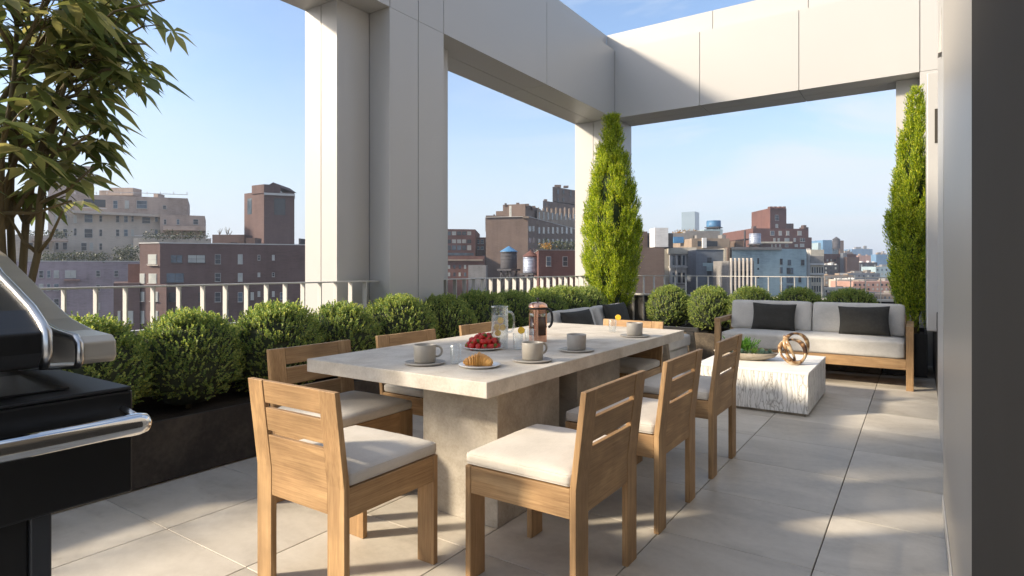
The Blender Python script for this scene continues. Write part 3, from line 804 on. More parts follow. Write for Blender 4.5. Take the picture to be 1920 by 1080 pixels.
# ---------------------------------------------------------------- dining chairs
def make_chair():
    t = thing('dining_chair', (0, 0, 0), 'oak dining chair', 'chair', 'oak chairs round the dining table')
    w, tk, lw = 0.2775, 0.026, 0.098
    for s in (-1, 1):
        a, b = (s*w, s*(w-lw)); x0, x1 = min(a, b), max(a, b)
        mb = MB(); mb.box(x0, x1, 0.25-tk, 0.25, 0, 0.46); mb.build('leg', wood[2], t, bevel=0.0025)
        mb = MB(); mb.extrude([(-0.25, 0), (-0.25+tk, 0), (-0.25+tk, 0.46), (-0.29+tk*0.8, 0.813), (-0.29-0.002, 0.813), (-0.25, 0.46)], 'x', x0, x1)
        mb.build('leg', wood[2], t, bevel=0.0025)
        mb = MB(); q0, q1 = sorted((s*(w-0.002), s*(w-0.026)))
        mb.box(q0, q1, -0.25+tk+0.0005, 0.25-tk-0.0005, 0.352, 0.459); mb.build('side_rail', wood[1], t, bevel=0.002)
    xin = w-lw-0.0016
    mb = MB(); mb.box(-xin, xin, 0.25-tk+0.002, 0.248, 0.352, 0.459); mb.build('front_rail', wood[0], t, bevel=0.002)
    def yb(z): return -0.248 if z < 0.46 else -0.248-0.04*(z-0.46)/0.353
    for (z0, z1) in ((0.353, 0.595), (0.614, 0.705), (0.724, 0.812)):
        th = 0.020
        if z0 < 0.46: prof = [(yb(z0), z0), (yb(z0)+th, z0), (yb(.46)+th, .46), (yb(z1)+th, z1), (yb(z1), z1), (yb(.46), .46)]
        else: prof = [(yb(z0), z0), (yb(z0)+th, z0), (yb(z1)+th, z1), (yb(z1), z1)]
        mb = MB(); mb.extrude(prof, 'x', -xin, xin); mb.build('back_slat', wood[0], t, bevel=0.002)
    mb = MB(); mb.box(-w+0.03, w-0.03, -0.22, 0.22, 0.43, 0.452); mb.build('seat', wood[0], t)
    soft_box('seat_cushion', -0.272, 0.272, -0.226, 0.258, 0.4605, 0.512, M['fabric'], t, rad=0.018, crown=0.016, wr=0.0025, seed=3, n=22)
    cush = [c for c in children(t) if c.name.startswith('seat_cushion')][0]
    for zz, q in ((0.5045, 0.0045), (0.4665, 0.0045)):
        pts = []; x1, y0, y1, r_ = 0.272-q, -0.226+q, 0.258-q, 0.016
        for (cx, cy, a0) in ((x1-r_, y1-r_, 0), (-x1+r_, y1-r_, 90), (-x1+r_, y0+r_, 180), (x1-r_, y0+r_, 270)):
            for k in range(5): pts.append((cx+r_*math.cos(R(a0+k*22.5)), cy+r_*math.sin(R(a0+k*22.5)), zz))
        mb = MB(); mb.tube(pts, 0.0026, 6, closed=True); mb.build('piping', M['fabric'], cush)
    return t
ch0 = make_chair()
spots = [((-1.945, 1.672), 0, 'oak chair at the near head of the table with its back to the viewer', (0.945, 1, 1)),
         ((-1.25, 2.157), 90, 'nearest oak chair on the right side of the table, seat lit by sun', (1, 1, 1)),
         ((-1.25, 2.980), 90, 'middle oak chair of the three on the right side of the table', (1, 1, 1)),
         ((-1.25, 3.866), 90, 'farthest oak chair on the right side, beside the white coffee table', (1, 1, 1)),
         ((-2.595, 2.190), -90, 'nearest oak chair on the left side, behind the near corner of the tabletop', (1, 1, 1)),
         ((-2.595, 2.968), -90, 'middle oak chair on the left side with its backrest behind the beige cup', (1, 1, 1)),
         ((-2.595, 3.815), -90, 'farthest oak chair on the left side, backrest behind the glass pitcher', (1, 1, 1)),
         ((-1.970, 4.430), 180, 'oak chair tucked under the far head of the table', (0.955, 1, 1))]
for i, ((x, y), a, lab, sc) in enumerate(spots):
    o = ch0 if i == 0 else copy_tree(ch0)
    o.location = (x, y, 0); o.rotation_euler = (0, 0, R(a)); o.scale = sc; o['label'] = lab

# ---------------------------------------------------------------- things on the table
TZ = 0.7603
def lathe_thing(name, x, y, z, prof, mat, label, cat, group=None, n=48):
    mb = MB(); mb.lathe(prof, n=n); o = mb.build(name, mat, None, loc=(x, y, z)); tag(o, label, cat, group); return o
SA = [(0.0005, 0), (0.090, 0), (0.103, 0.006), (0.105, 0.011), (0.100, 0.0115), (0.088, 0.008), (0.0005, 0.007)]
def saucer(x, y, label): return lathe_thing('saucer', x, y, TZ, SA, M['saucer'], label, 'saucer', 'saucers')
def cup(x, y, ang, mat, label):
    z = TZ+0.0085
    t = thing('coffee_cup', (x, y, z), label, 'cup', 'coffee cups')
    mb = MB(); mb.lathe([(0.0005, 0), (0.050, 0), (0.055, 0.004), (0.0575, 0.088), (0.0560, 0.0905), (0.0540, 0.088), (0.0510, 0.010), (0.0005, 0.008)], n=48)
    mb.build('cup_body', mat, t)
    mb = MB(); d = Vector((math.cos(R(ang)), math.sin(R(ang)), 0))
    pts = []
    for i in range(13):
        a = R(105-210*i/12)
        pts.append(Vector((0, 0, 0.055))+d*(0.0545+0.026*math.cos(a)+0.006)+Vector((0, 0, 0.027*math.sin(a))))
    mb.tube(pts, 0.006, 10, flat=1.0); mb.build('handle', mat, t)
    mb = MB(); mb.lathe([(0.0005, 0.072), (0.0525, 0.072)], n=40); mb.build('coffee', M['coffee'], t)
saucer(-2.085, 2.283, 'grey saucer under the cup on the near left of the table'); cup(-2.088, 2.285, 40, M['ceramic'], 'beige cup on the near left of the table, handle pointing right')
saucer(-1.678, 2.667, 'grey saucer under the cup in front of the copper coffee press'); cup(-1.68, 2.672, 62, M['ceramic'], 'beige cup in front of the copper coffee press')
saucer(-1.666, 3.139, 'grey saucer under the cup at the middle of the right table edge'); cup(-1.668, 3.142, 124, M['saucer'], 'grey cup at the middle of the right table edge')
saucer(-1.672, 4.033, 'grey saucer under the cup at the far end of the table'); cup(-1.674, 4.036, 120, M['saucer'], 'grey cup at the far end of the table')
lathe_thing('plate', -2.172, 2.900, TZ, [(0.0005, 0), (0.075, 0), (0.118, 0.012), (0.122, 0.016), (0.118, 0.0165), (0.075, 0.0055), (0.0005, 0.005)], M['white'], 'white plate heaped with strawberries', 'plate')
lathe_thing('plate', -1.805, 2.374, TZ, [(0.0005, 0), (0.085, 0), (0.104, 0.009), (0.106, 0.012), (0.103, 0.0125), (0.085, 0.006), (0.0005, 0.0055)], M['white'], 'flat white plate carrying a croissant', 'plate')

# croissant
cr = MB(); n = 60; k = 20; vs = []; fs = []
for i in range(n+1):
    t = i/n*2-1
    ang = t*0.75
    c = Vector((math.sin(ang)*0.105, (math.cos(ang)-0.88)*0.105, 0))
    step = abs(t)*5.0
    rr = 0.038*(1-abs(t)**1.15)**0.85+0.009
    rr *= 1+0.34*((1-(step % 1))-0.5)*(1 if abs(t) < 0.97 else 0)
    tw = 0.5*t
    for j in range(k):
        a = 2*PI*j/k
        nrm = Vector((math.sin(ang), math.cos(ang), 0))
        bumpy = 1+0.05*mnoise.noise(Vector((i*0.25, j*0.6, 1)))
        vs.append(c+nrm*(math.cos(a)*rr*bumpy)+Vector((0, 0, max(-0.016, math.sin(a)*rr*0.92*bumpy))))
for i in range(n):
    for j in range(k): fs.append((i*k+j, i*k+(j+1)%k, (i+1)*k+(j+1)%k, (i+1)*k+j))
fs.append(tuple(range(k))); fs.append(tuple(n*k+j for j in range(k-1, -1, -1)))
cr.add(vs, fs, 0, True); o = cr.build('croissant', M['croissant'], None, loc=(-1.805, 2.366, TZ+0.022)); o.rotation_euler = (0, 0, R(22))
tag(o, 'golden ridged croissant on the flat white plate', 'croissant')

# strawberries
random.seed(8)
sm = MB(); n, k = 9, 14; vs = []; fs = []
for i in range(n+1):
    q = i/n; z = 0.020*math.cos(q*PI); r_ = 0.019*math.sin(q*PI)**0.8*(1.08-0.35*q)
    for j in range(k):
        a = 2*PI*j/k; vs.append((r_*math.cos(a), r_*math.sin(a), z*(1.0 if q < .5 else 1.25)))
for i in range(n):
    for j in range(k): fs.append((i*k+j, (i+1)*k+j, (i+1)*k+(j+1)%k, i*k+(j+1)%k))
sm.add(vs, fs, 0, True)
sb0 = sm.build('strawberry', M['berry'])
lf = MB()
for j in range(7):
    a = 2*PI*j/7; c, s_ = math.cos(a), math.sin(a)
    lf.add([(0, 0, 0.0205), (c*0.007-s_*0.003, s_*0.007+c*0.003, 0.0220), (c*0.013, s_*0.013, 0.0185), (c*0.007+s_*0.003, s_*0.007-c*0.003, 0.0220)], [(0, 3, 2, 1)])
lf.tube([(0, 0, 0.02), (0.001, 0.002, 0.032)], 0.0014, 5)
lv = lf.build('calyx', M['calyx'], sb0)
layers = [(0.010, 0.092, 15, 0.020), (0.0, 0.056, 9, 0.021), (0.0, 0.075, 11, 0.045), (0.0, 0.035, 5, 0.048), (0.0, 0.040, 5, 0.068), (0, 0.0, 1, 0.075)]
first = True
for (j0, rad, cnt, z) in layers:
    for i in range(cnt):
        o = sb0 if first else copy_tree(sb0)
        first = False
        a = 2*PI*(i+random.uniform(-.2, .2))/cnt+z*40
        o.location = (-2.172+rad*math.cos(a), 2.900+rad*math.sin(a), TZ+0.006+z+random.uniform(-.003, .003))
        o.rotation_euler = (random.uniform(-1.6, 1.6), random.uniform(-1.6, 1.6), random.uniform(0, 6))
        q = random.uniform(0.85, 1.12); o.scale = (q, q, q)
        tag(o, 'ripe red strawberry in the heap on the white plate', 'strawberry', 'strawberries heaped on the plate')

# glasses
def tumbler(x, y, label, h=0.098, r_=0.031):
    t = thing('glass_tumbler', (x, y, TZ), label, 'glass', 'drinking glasses')
    mb = MB(); mb.lathe([(0.0005, 0.0005), (r_*0.88, 0.0005), (r_*0.9, 0.003), (r_, h), (r_-0.0012, h+0.001), (r_-0.0022, h), (r_*0.9-0.002, 0.010), (0.0005, 0.009)], n=40); mb.build('glass_wall', M['glass'], t)
    return t
tumbler(-1.958, 2.376, 'empty clear glass between the beige cup and the croissant plate')
tumbler(-1.990, 3.000, 'clear glass right of the pitcher with a lemon slice on its rim')
tumbler(-2.060, 3.240, 'clear glass behind the beige cup, beside the copper coffee press')
tumbler(-1.925, 4.210, 'clear glass with an orange slice at the far end of the table')
def slice_(x, y, z, r_, face, label, cat='lemon slice', tilt=0):
    t = thing('citrus_slice', (x, y, z), label, cat, 'citrus slices')
    mb = MB(); mb.lathe([(0.0005, -0.0022), (r_*0.9, -0.0022), (r_*0.9, 0.0022), (0.0005, 0.0022)], n=30, smooth=False); a = mb.build('flesh', M['lemon'], t)
    mb = MB(); mb.lathe([(r_*0.905, -0.0025), (r_, -0.0020), (r_, 0.0020), (r_*0.905, 0.0025)], n=30); b = mb.build('rind', M['rind'], t)
    t.rotation_euler = (R(90-tilt), 0, face)
FACE = R(34)
slice_(-1.985, 3.030, TZ+0.112, 0.0215, R(30), 'lemon slice on the rim of the glass right of the pitcher')
slice_(-1.890, 4.235, TZ+0.112, 0.022, R(25), 'orange slice on the rim of the far glass', 'orange slice')
# pitcher
px_, py_ = -2.100, 2.965
t = thing('water_pitcher', (px_, py_, TZ), 'tall glass pitcher of iced water with lemon slices', 'pitcher')
mb = MB(); mb.lathe([(0.0005, 0.0005), (0.050, 0.0005), (0.0525, 0.006), (0.0515, 0.250), (0.053, 0.258), (0.0515, 0.259), (0.0495, 0.250), (0.0500, 0.010), (0.0005, 0.009)], n=56); mb.build('glass_wall', M['glass'], t)
mb = MB(); mb.lathe([(0.0005, 0.0095), (0.0495, 0.0105), (0.0490, 0.200), (0.0005, 0.200)], n=56); mb.build('water', M['water'], t)
hd = Vector((math.cos(R(34)), math.sin(R(34)), 0)); pts = []
for i in range(17):
    a = R(100-200*i/16); pts.append(hd*(0.052+0.036*max(0, math.cos(a))**0.6+0.0)+Vector((0, 0, 0.162+0.062*math.sin(a))))
mb = MB(); mb.tube(pts, 0.0065, 12); mb.build('handle', M['glass_thick'], t)
for k, (u, dz, dd, fa) in enumerate(((0.006, 0.172, 0.0, 20), (0.020, 0.128, -0.006, 45), (-0.018, 0.132, 0.012, 60), (-0.010, 0.095, 0.0, 25))):
    slice_(px_+hd.x*u+0.56*dd, py_+hd.y*u-0.83*dd, TZ+dz, 0.019, R(fa), ('lemon slice floating highest in the pitcher', 'lemon slice at the right inside the pitcher', 'lemon slice at the back inside the pitcher', 'lemon slice lowest in the pitcher')[k])
# french press
fx, fy = -2.095, 3.400
t = thing('coffee_press', (fx, fy, TZ), 'copper framed glass coffee press with black handle', 'coffee press')
Rp = 0.060; mb = MB(); n = 64; z_lv = [0, 0.012, 0.045, 0.19, 0.215]
for zi in range(4):
    for i in range(n):
        a0, a1 = 2*PI*i/n, 2*PI*(i+1)/n; am = (a0+a1)/2
        if zi == 2:
            ph = (math.degrees(am)-18) % 90
            if 14 < ph < 76: continue
        z0, z1 = z_lv[zi], z_lv[zi+1]
        def P(r_, a, z): return (r_*math.cos(a), r_*math.sin(a), z)
        ro, ri = Rp, Rp-0.003
        vs = [P(ri,a0,z0),P(ro,a0,z0),P(ro,a1,z0),P(ri,a1,z0),P(ri,a0,z1),P(ro,a0,z1),P(ro,a1,z1),P(ri,a1,z1)]
        mb.add(vs, [(0,3,2,1),(4,5,6,7),(0,1,5,4),(1,2,6,5),(2,3,7,6),(3,0,4,7)])
mb.build('copper_frame', M['copper'], t)
mb = MB(); mb.lathe([(0.0005, 0.013), (0.0545, 0.013), (0.0545, 0.165), (0.0005, 0.165)], n=40); mb.build('coffee', M['coffee'], t)
mb = MB(); mb.lathe([(0.0558, 0.168), (0.0558, 0.222), (0.0565, 0.222), (0.0565, 0.168)], n=48); mb.build('glass_beaker', M['glass'], t)
mb = MB(); mb.lathe([(0.0605, 0.215), (0.0625, 0.216), (0.0625, 0.226), (0.0605, 0.227)], n=48); mb.build('band', M['blackmatte'], t)
mb = MB(); mb.lathe([(0.062, 0.227), (0.066, 0.229), (0.063, 0.234), (0.058, 0.248), (0.045, 0.258), (0.02, 0.263), (0.0005, 0.264)], n=48); mb.build('lid', M['copper'], t)
mb = MB(); mb.lathe([(0.004, 0.262), (0.004, 0.276), (0.009, 0.279), (0.010, 0.288), (0.006, 0.293), (0.0005, 0.294)], n=20); mb.build('knob', M['copperd'], t)
pts = []
for i in range(15):
    a = R(98-180*i/14); pts.append(hd*(0.060+0.036*max(0, math.cos(a))**0.7)+Vector((0, 0, 0.155+0.060*math.sin(a))))
mb = MB(); mb.tube(pts, 0.0085, 10); mb.build('handle', M['copperd'], t)

# ---------------------------------------------------------------- white coffee table with sculpture and dish
ct = thing('coffee_table', (-1.21, 6.08, 0), 'white carved block coffee table', 'coffee table'); oc = (-1.21, 6.08, 0)
mb = MB(oc); mb.box(-1.69, -0.752, 5.520, 6.66, 0.024, 0.352); mb.build('carved_block', M['carved'], ct, bevel=0.004)
mb = MB(oc); mb.box(-1.693, -0.749, 5.517, 6.663, 0.3523, 0.372); mb.build('top', M['whitetop'], ct, bevel=0.003)
mb = MB(oc); mb.box(-1.66, -0.78, 5.55, 6.63, 0, 0.0235); mb.build('plinth', M['stone_tray'], ct)
CZ = 0.3725
rs = thing('ring_sculpture', (-0.94, 5.98, CZ), 'sculpture of three interlocked polished horn rings', 'sculpture')
for (cx, cy, r_, tilt, rz, roll) in ((0.03, 0.0, 0.125, 82, 50, 0), (-0.045, 0.02, 0.115, 74, 112, 0), (0.0, -0.03, 0.108, 62, 22, 0)):
    pts = []; Mx = Matrix.Rotation(R(rz), 3, 'Z') @ Matrix.Rotation(R(tilt), 3, 'X')
    for i in range(48):
        a = 2*PI*i/48; pts.append(Mx @ Vector((r_*math.cos(a), r_*math.sin(a)*1.06, 0.012*math.sin(2*a))))
    lo = min(p.z for p in pts)
    pts = [p+Vector((cx, cy, -lo+0.016)) for p in pts]
    mb = MB(); mb.tube(pts, [0.0125+0.004*math.sin(3*2*PI*i/48) for i in range(48)], 12, closed=True, flat=1.3); mb.build('ring', M['horn'], rs)
# stone dish with succulents
ds = thing('stone_dish', (-1.38, 6.03, CZ), 'long oval stone dish planted with succulents', 'dish'); 
mb = MB(); n = 48
prof = [(0.30, 0.0), (0.62, 0.003), (0.90, 0.032), (1.0, 0.068), (0.965, 0.073), (0.90, 0.060), (0.02, 0.055)]
vs = []; fs = []
for (q, z) in prof:
    for i in range(n):
        a = 2*PI*i/n; wob = 1+0.03*math.sin(3*a+1)+0.02*math.sin(5*a)
        vs.append((0.29*q*math.cos(a)*wob, 0.15*q*math.sin(a)*wob, z))
for k in range(len(prof)-1):
    for i in range(n): fs.append((k*n+i, k*n+(i+1)%n, (k+1)*n+(i+1)%n, (k+1)*n+i))
mb.add(vs, fs, 0, True); mb.build('dish_bowl', M['stone_tray'], ds)
ds.rotation_euler = (0, 0, R(8))
random.seed(3); mb = MB()
for i in range(120):
    a = random.uniform(0, 6.28); q = math.sqrt(random.random())*0.88
    x, y = 0.28*q*math.cos(a), 0.14*q*math.sin(a); s_ = random.uniform(0.005, 0.011)
    mb.lathe([(0.0003, -s_*0.6), (s_*0.8, -s_*0.35), (s_, 0), (s_*0.8, s_*0.4), (0.0003, s_*0.6)], (x, y, 0.061), 7)
tag(mb.build('pebbles', M['pebble'], ds), kind='stuff')
def rosette(x, y, z, r_, mat, label, seed):
    rng = np.random.default_rng(seed); P = []; D = []; Nn = []; l = []; w = []
    for ring in range(5):
        k = 9-ring; el = 12+ring*17
        for i in range(k):
            a = 2*PI*i/k+ring*0.6; d = (math.cos(a)*math.cos(R(el)), math.sin(a)*math.cos(R(el)), math.sin(R(el)))
            P.append((0, 0, 0.006*ring)); D.append(d); Nn.append((-math.cos(a)*math.sin(R(el)), -math.sin(a)*math.sin(R(el)), math.cos(R(el)))); l.append(r_*(1-0.13*ring)); w.append(r_*0.55)
    V, F = leaf_quads(P, D, Nn, l, w, 0.2)
    me = np_mesh('succulent', V, F, [mat]); o = bpy.data.objects.new('succulent', me); COL.objects.link(o); o.location = (x, y, z)
    tag(o, label, 'succulent', 'succulents in the stone dish'); return o
c8, s8 = math.cos(R(8)), math.sin(R(8))
def dl(u, v): return (-1.38+u*c8-v*s8, 6.03+u*s8+v*c8)
for (u, v, r_, m_, lab, sd) in ((-0.13, -0.06, 0.075, 'succ1', 'blue green rosette succulent at the left end of the stone dish', 1), (0.165, -0.04, 0.062, 'succ1', 'blue green rosette succulent near the front right of the stone dish', 2),
                                (0.225, 0.03, 0.048, 'succ1', 'small blue green rosette at the right tip of the stone dish', 3), (-0.02, -0.085, 0.055, 'succ1', 'dark blue green rosette at the front middle of the stone dish', 4),
                                (0.09, -0.01, 0.062, 'succ3', 'pale lime succulent right of the ferny plant in the dish', 5), (0.15, 0.06, 0.055, 'succ3', 'pale lime succulent at the back right of the dish', 6)):
    x, y = dl(u, v); rosette(x, y, CZ+0.062, r_, M[m_], lab, sd)
rng = np.random.default_rng(9); n = 190
bs = np.stack([rng.normal(0, 0.052, n), rng.normal(0, 0.035, n), rng.uniform(0, 0.10, n)], 1)
ax = np.stack([bs[:, 0]*6, bs[:, 1]*6, np.ones(n)*0.9], 1)+0.4*unit(rng, n); ax /= np.linalg.norm(ax, axis=1, keepdims=True)
P, D, Nn, l, w = sprig_cloud(rng, bs, ax, 18, 0.060, 0.02, 0.007, 0.9)
V, F = leaf_quads(P, D, Nn, l, w)
o = bpy.data.objects.new('fern_plant', np_mesh('fern_plant', V, F, [M['succ2']])); COL.objects.link(o); x, y = dl(-0.02, 0.01); o.location = (x, y, CZ+0.058)
tag(o, 'feathery bright green plant in the middle of the stone dish', 'plant')

# ---------------------------------------------------------------- sofa
so = thing('sofa', (-1.01, 7.72, 0), 'long oak framed sofa with light grey cushions', 'sofa'); os_ = (-1.01, 7.72, 0)
for (x0, x1) in ((-0.092, -0.028), (-2.005, -1.941)):
    for (y0, y1, z1) in ((7.272, 7.335, 0.602), (8.02, 8.085, 0.602)):
        mb = MB(os_); mb.box(x0, x1, y0, y1, 0, z1); mb.build('leg', wood[2], so, bevel=0.003)
    mb = MB(os_); mb.box(x0-0.001, x1+0.001, 7.270, 8.087, 0.6025, 0.655); mb.build('armrest', wood[1], so, bevel=0.003)
    mb = MB(os_); mb.box(x0+0.012, x1-0.012, 7.336, 8.019, 0.215, 0.318); mb.build('side_rail', wood[1], so, bevel=0.002)
mb = MB(os_); mb.box(-1.940, -0.093, 7.276, 7.312, 0.212, 0.318); mb.build('front_rail', wood[0], so, bevel=0.003)
mb = MB(os_); mb.box(-1.940, -0.093, 8.045, 8.080, 0.212, 0.318); mb.build('rear_rail', wood[0], so, bevel=0.003)
mb = MB(os_); mb.extrude([(7.98, 0.30), (8.02, 0.30), (8.13, 0.72), (8.09, 0.72)], 'x', -1.93, -0.10); mb.build('back_frame', wood[0], so, bevel=0.003)
mb = MB(os_); mb.box(-1.93, -0.10, 7.315, 8.04, 0.285, 0.312); mb.build('seat_deck', wood[0], so)
def wloc(o, off):
    o.location = (-off[0], -off[1], -off[2]); return o
wloc(soft_box('seat_cushion', -1.928, -0.106, 7.268, 8.00, 0.320, 0.500, M['fabric2'], so, 0.03, 0.018, 0.004, 1, 26), os_)
def back_cushion(x0, x1, seed):
    o = soft_box('back_cushion', x0, x1, -0.085, 0.085, 0, 0.36, M['fabric2'], so, 0.035, 0.02, 0.004, seed, 20, axis='y')
    o.rotation_euler = (R(-10), 0, 0); o.location = (-os_[0], 7.78-os_[1], 0.492)
back_cushion(-1.925, -1.020, 5); back_cushion(-1.012, -0.108, 6)
def pillow(x, y, z, w, h, tilt, rz, label, seed, roll=0):
    bm = bmesh.new(); n = 18; hs = []
    V = []; F = []
    for side in (1, -1):
        for j in range(n+1):
            for i in range(n+1):
                u = i/n*2-1; v = j/n*2-1
                pinch = 1-0.07*(1-abs(u)**2)*abs(v)**3*1.0
                pinch2 = 1-0.07*(1-abs(v)**2)*abs(u)**3
                th = 0.062*((1-u**4)*(1-v**4))**0.55
                nn = mnoise.noise(Vector((u*2.2+seed, v*2.2, side)))*0.008*(1-max(abs(u), abs(v))**4)
                V.append((u*w/2*pinch2, side*(th+nn), v*h/2*pinch+h/2))
    m_ = (n+1)*(n+1)
    for s_ in range(2):
        for j in range(n):
            for i in range(n):
                q = (s_*m_+j*(n+1)+i, s_*m_+j*(n+1)+i+1, s_*m_+(j+1)*(n+1)+i+1, s_*m_+(j+1)*(n+1)+i)
                F.append(q if s_ else q[::-1])
    bm.free(); mb = MB(); mb.add(V, F, 0, True); o = mb.build('throw_pillow', M['pillow'], None, loc=(x, y, z))
    o.rotation_euler = (R(tilt), R(roll), R(rz)); tag(o, label, 'pillow', 'charcoal throw pillows'); return o
pillow(-1.415, 7.60, 0.512, 0.49, 0.325, -12, 0, 'charcoal pillow on the left half of the sofa', 1, 1)
pillow(-0.480, 7.57, 0.512, 0.50, 0.325, -12, -2, 'charcoal pillow on the right half of the sofa', 2, -2)

# ---------------------------------------------------------------- lounge chairs facing the coffee table
def lounge(x, y, label):
    """local frame: the chair faces +x"""
    t = thing('lounge_chair', (x, y, 0), label, 'lounge chair', 'lounge chairs facing the coffee table')
    soft_box('base_panel', -0.42, 0.40, -0.42, 0.42, 0.04, 0.30, M['fabric2'], t, 0.03, 0.005, 0.002, 1, 10)
    soft_box('seat_cushion', -0.36, 0.44, -0.40, 0.40, 0.302, 0.44, M['fabric2'], t, 0.03, 0.015, 0.003, 2, 16)
    o = soft_box('back_cushion', -0.075, 0.075, -0.44, 0.44, 0, 0.40, M['fabric2'], t, 0.045, 0.015, 0.004, 3, 16, axis='x')
    o.location = (-0.40, 0, 0.40); o.rotation_euler = (0, R(-17), 0)
    for s_ in (-1, 1):
        y0, y1 = sorted((s_*0.445, s_*0.50))
        mb = MB(); mb.extrude([(-0.40, 0.46), (0.50, 0.46), (0.50, 0.51), (-0.40, 0.51)], 'y', y0, y1); mb.build('armrest', M['weathered'], t, bevel=0.003)
        mb = MB(); mb.extrude([(0.36, 0.4595), (0.445, 0.4595), (0.50, 0.0), (0.44, 0.0)], 'y', y0, y1); mb.build('leg', M['weathered'], t, bevel=0.003)
        mb = MB(); mb.extrude([(-0.36, 0.4595), (-0.28, 0.4595), (-0.36, 0.0), (-0.42, 0.0)], 'y', y0, y1); mb.build('leg', M['weathered'], t, bevel=0.003)
    return t
lc = lounge(-2.72, 5.92, 'nearer light grey lounge chair behind the far end of the table')
copy_tree(lc, (-2.74, 6.93, 0), 0, 'farther light grey lounge chair beside the cypress')
pillow(-3.00, 5.80, 0.47, 0.68, 0.33, -17, 90, 'charcoal pillow on the nearer lounge chair', 3, 0)
pillow(-3.02, 6.86, 0.47, 0.64, 0.36, -17, 90, 'charcoal pillow on the farther lounge chair', 4, 0)

# ---------------------------------------------------------------- grill at the left
gr = thing('gas_grill', (-1.70, 0.2, 0), 'black gas grill with polished steel hood end and bar handle', 'grill'); og = (-1.70, 0.2, 0)
mb = MB(og); mb.box(-2.00, -1.425, -0.75, 0.6202, 0.7602, 0.9823); mb.build('firebox', M['black'], gr, bevel=0.005)
mb = MB(og); mb.box(-2.00, -1.428, -0.75, 0.6187, 0.9826999999999999, 0.9912); mb.build('top_shelf', M['blackmatte'], gr, bevel=0.004)
mb = MB(og); mb.box(-1.77, -1.4925, 0.08, 0.525, 0.9915999999999999, 0.9965); mb.build('burner_lid', M['black'], gr, bevel=0.002)
mb = MB(og); mb.box(-1.575, -1.5525, 0.35, 0.395, 0.9969, 1.0025); mb.build('lid_handle', M['steel'], gr, bevel=0.002)
hood_o = [(-2.25, 1.3175), (-2.139, 1.289), (-1.9725, 1.229), (-1.824, 1.175), (-1.6898, 1.1292), (-1.5683, 1.109), (-1.4738, 1.1038), (-1.455, 1.091), (-1.4527, 1.0588), (-1.4625, 1.046), (-1.7895, 1.01), (-2.25, 1.01)]
hood_i = [(-2.25, 1.5185), (-2.0625, 1.4285), (-1.8375, 1.3047), (-1.7003, 1.2328), (-1.5998, 1.1983), (-1.5075, 1.1645), (-1.4498, 1.1337), (-1.4272, 1.1225), (-1.425, 1.0835), (-1.4438, 1.0513), (-2.25, 1.0325)]
mb = MB(og); mb.extrude(hood_o, 'y', 0.525, 0.60); mb.build('hood_end', M['hood_reflection'], gr, bevel=0.005, seg=3)
mb = MB(og); mb.tube([(p[0], 0.529, p[1]) for p in hood_o[:-1]], 0.008, 10); mb.build('hood_rim', M['steel'], gr)
mb = MB(og); mb.extrude(hood_i, 'y', -0.75, 0.4635); mb.build('hood', M['black'], gr, bevel=0.006, seg=3)
mb = MB(og); mb.tube([(p[0], 0.4635, p[1]+(0.003 if 0 < i < 7 else 0)) for i, p in enumerate(hood_i) if 0 < i < 10], 0.009, 10); mb.build('hood_trim', M['steel'], gr)
mb = MB(og); mb.tube([(-1.3613, -0.75, 0.9215), (-1.3613, 0.60, 0.9215), (-1.3613, 0.6165, 0.9215), (-1.3627, 0.624, 0.9215)], [0.0232, 0.0232, 0.020, 0.011], 24); mb.build('handle', M['chrome'], gr)
mb = MB(og); mb.tube([(-1.425, 0.600, 0.9463), (-1.3725, 0.600, 0.9387)], 0.006, 10); mb.tube([(-1.425, 0.0, 0.9215), (-1.3613, 0.0, 0.9215)], 0.009, 10); mb.build('handle_bracket', M['steel'], gr)
mb = MB(og); mb.box(-1.4888, -1.4512, 0.444, 0.480, 0.0, 0.7595); mb.build('leg', M['graphite'], gr, bevel=0.003)
mb = MB(og); mb.box(-1.97, -1.93, 0.444, 0.480, 0.0, 0.7595); mb.build('leg', M['blackmatte'], gr, bevel=0.003)
mb = MB(og); mb.box(-1.97, -1.4587, -0.70, 0.4435, 0.03, 0.7597); mb.build('cart_cabinet', M['black'], gr, bevel=0.004)

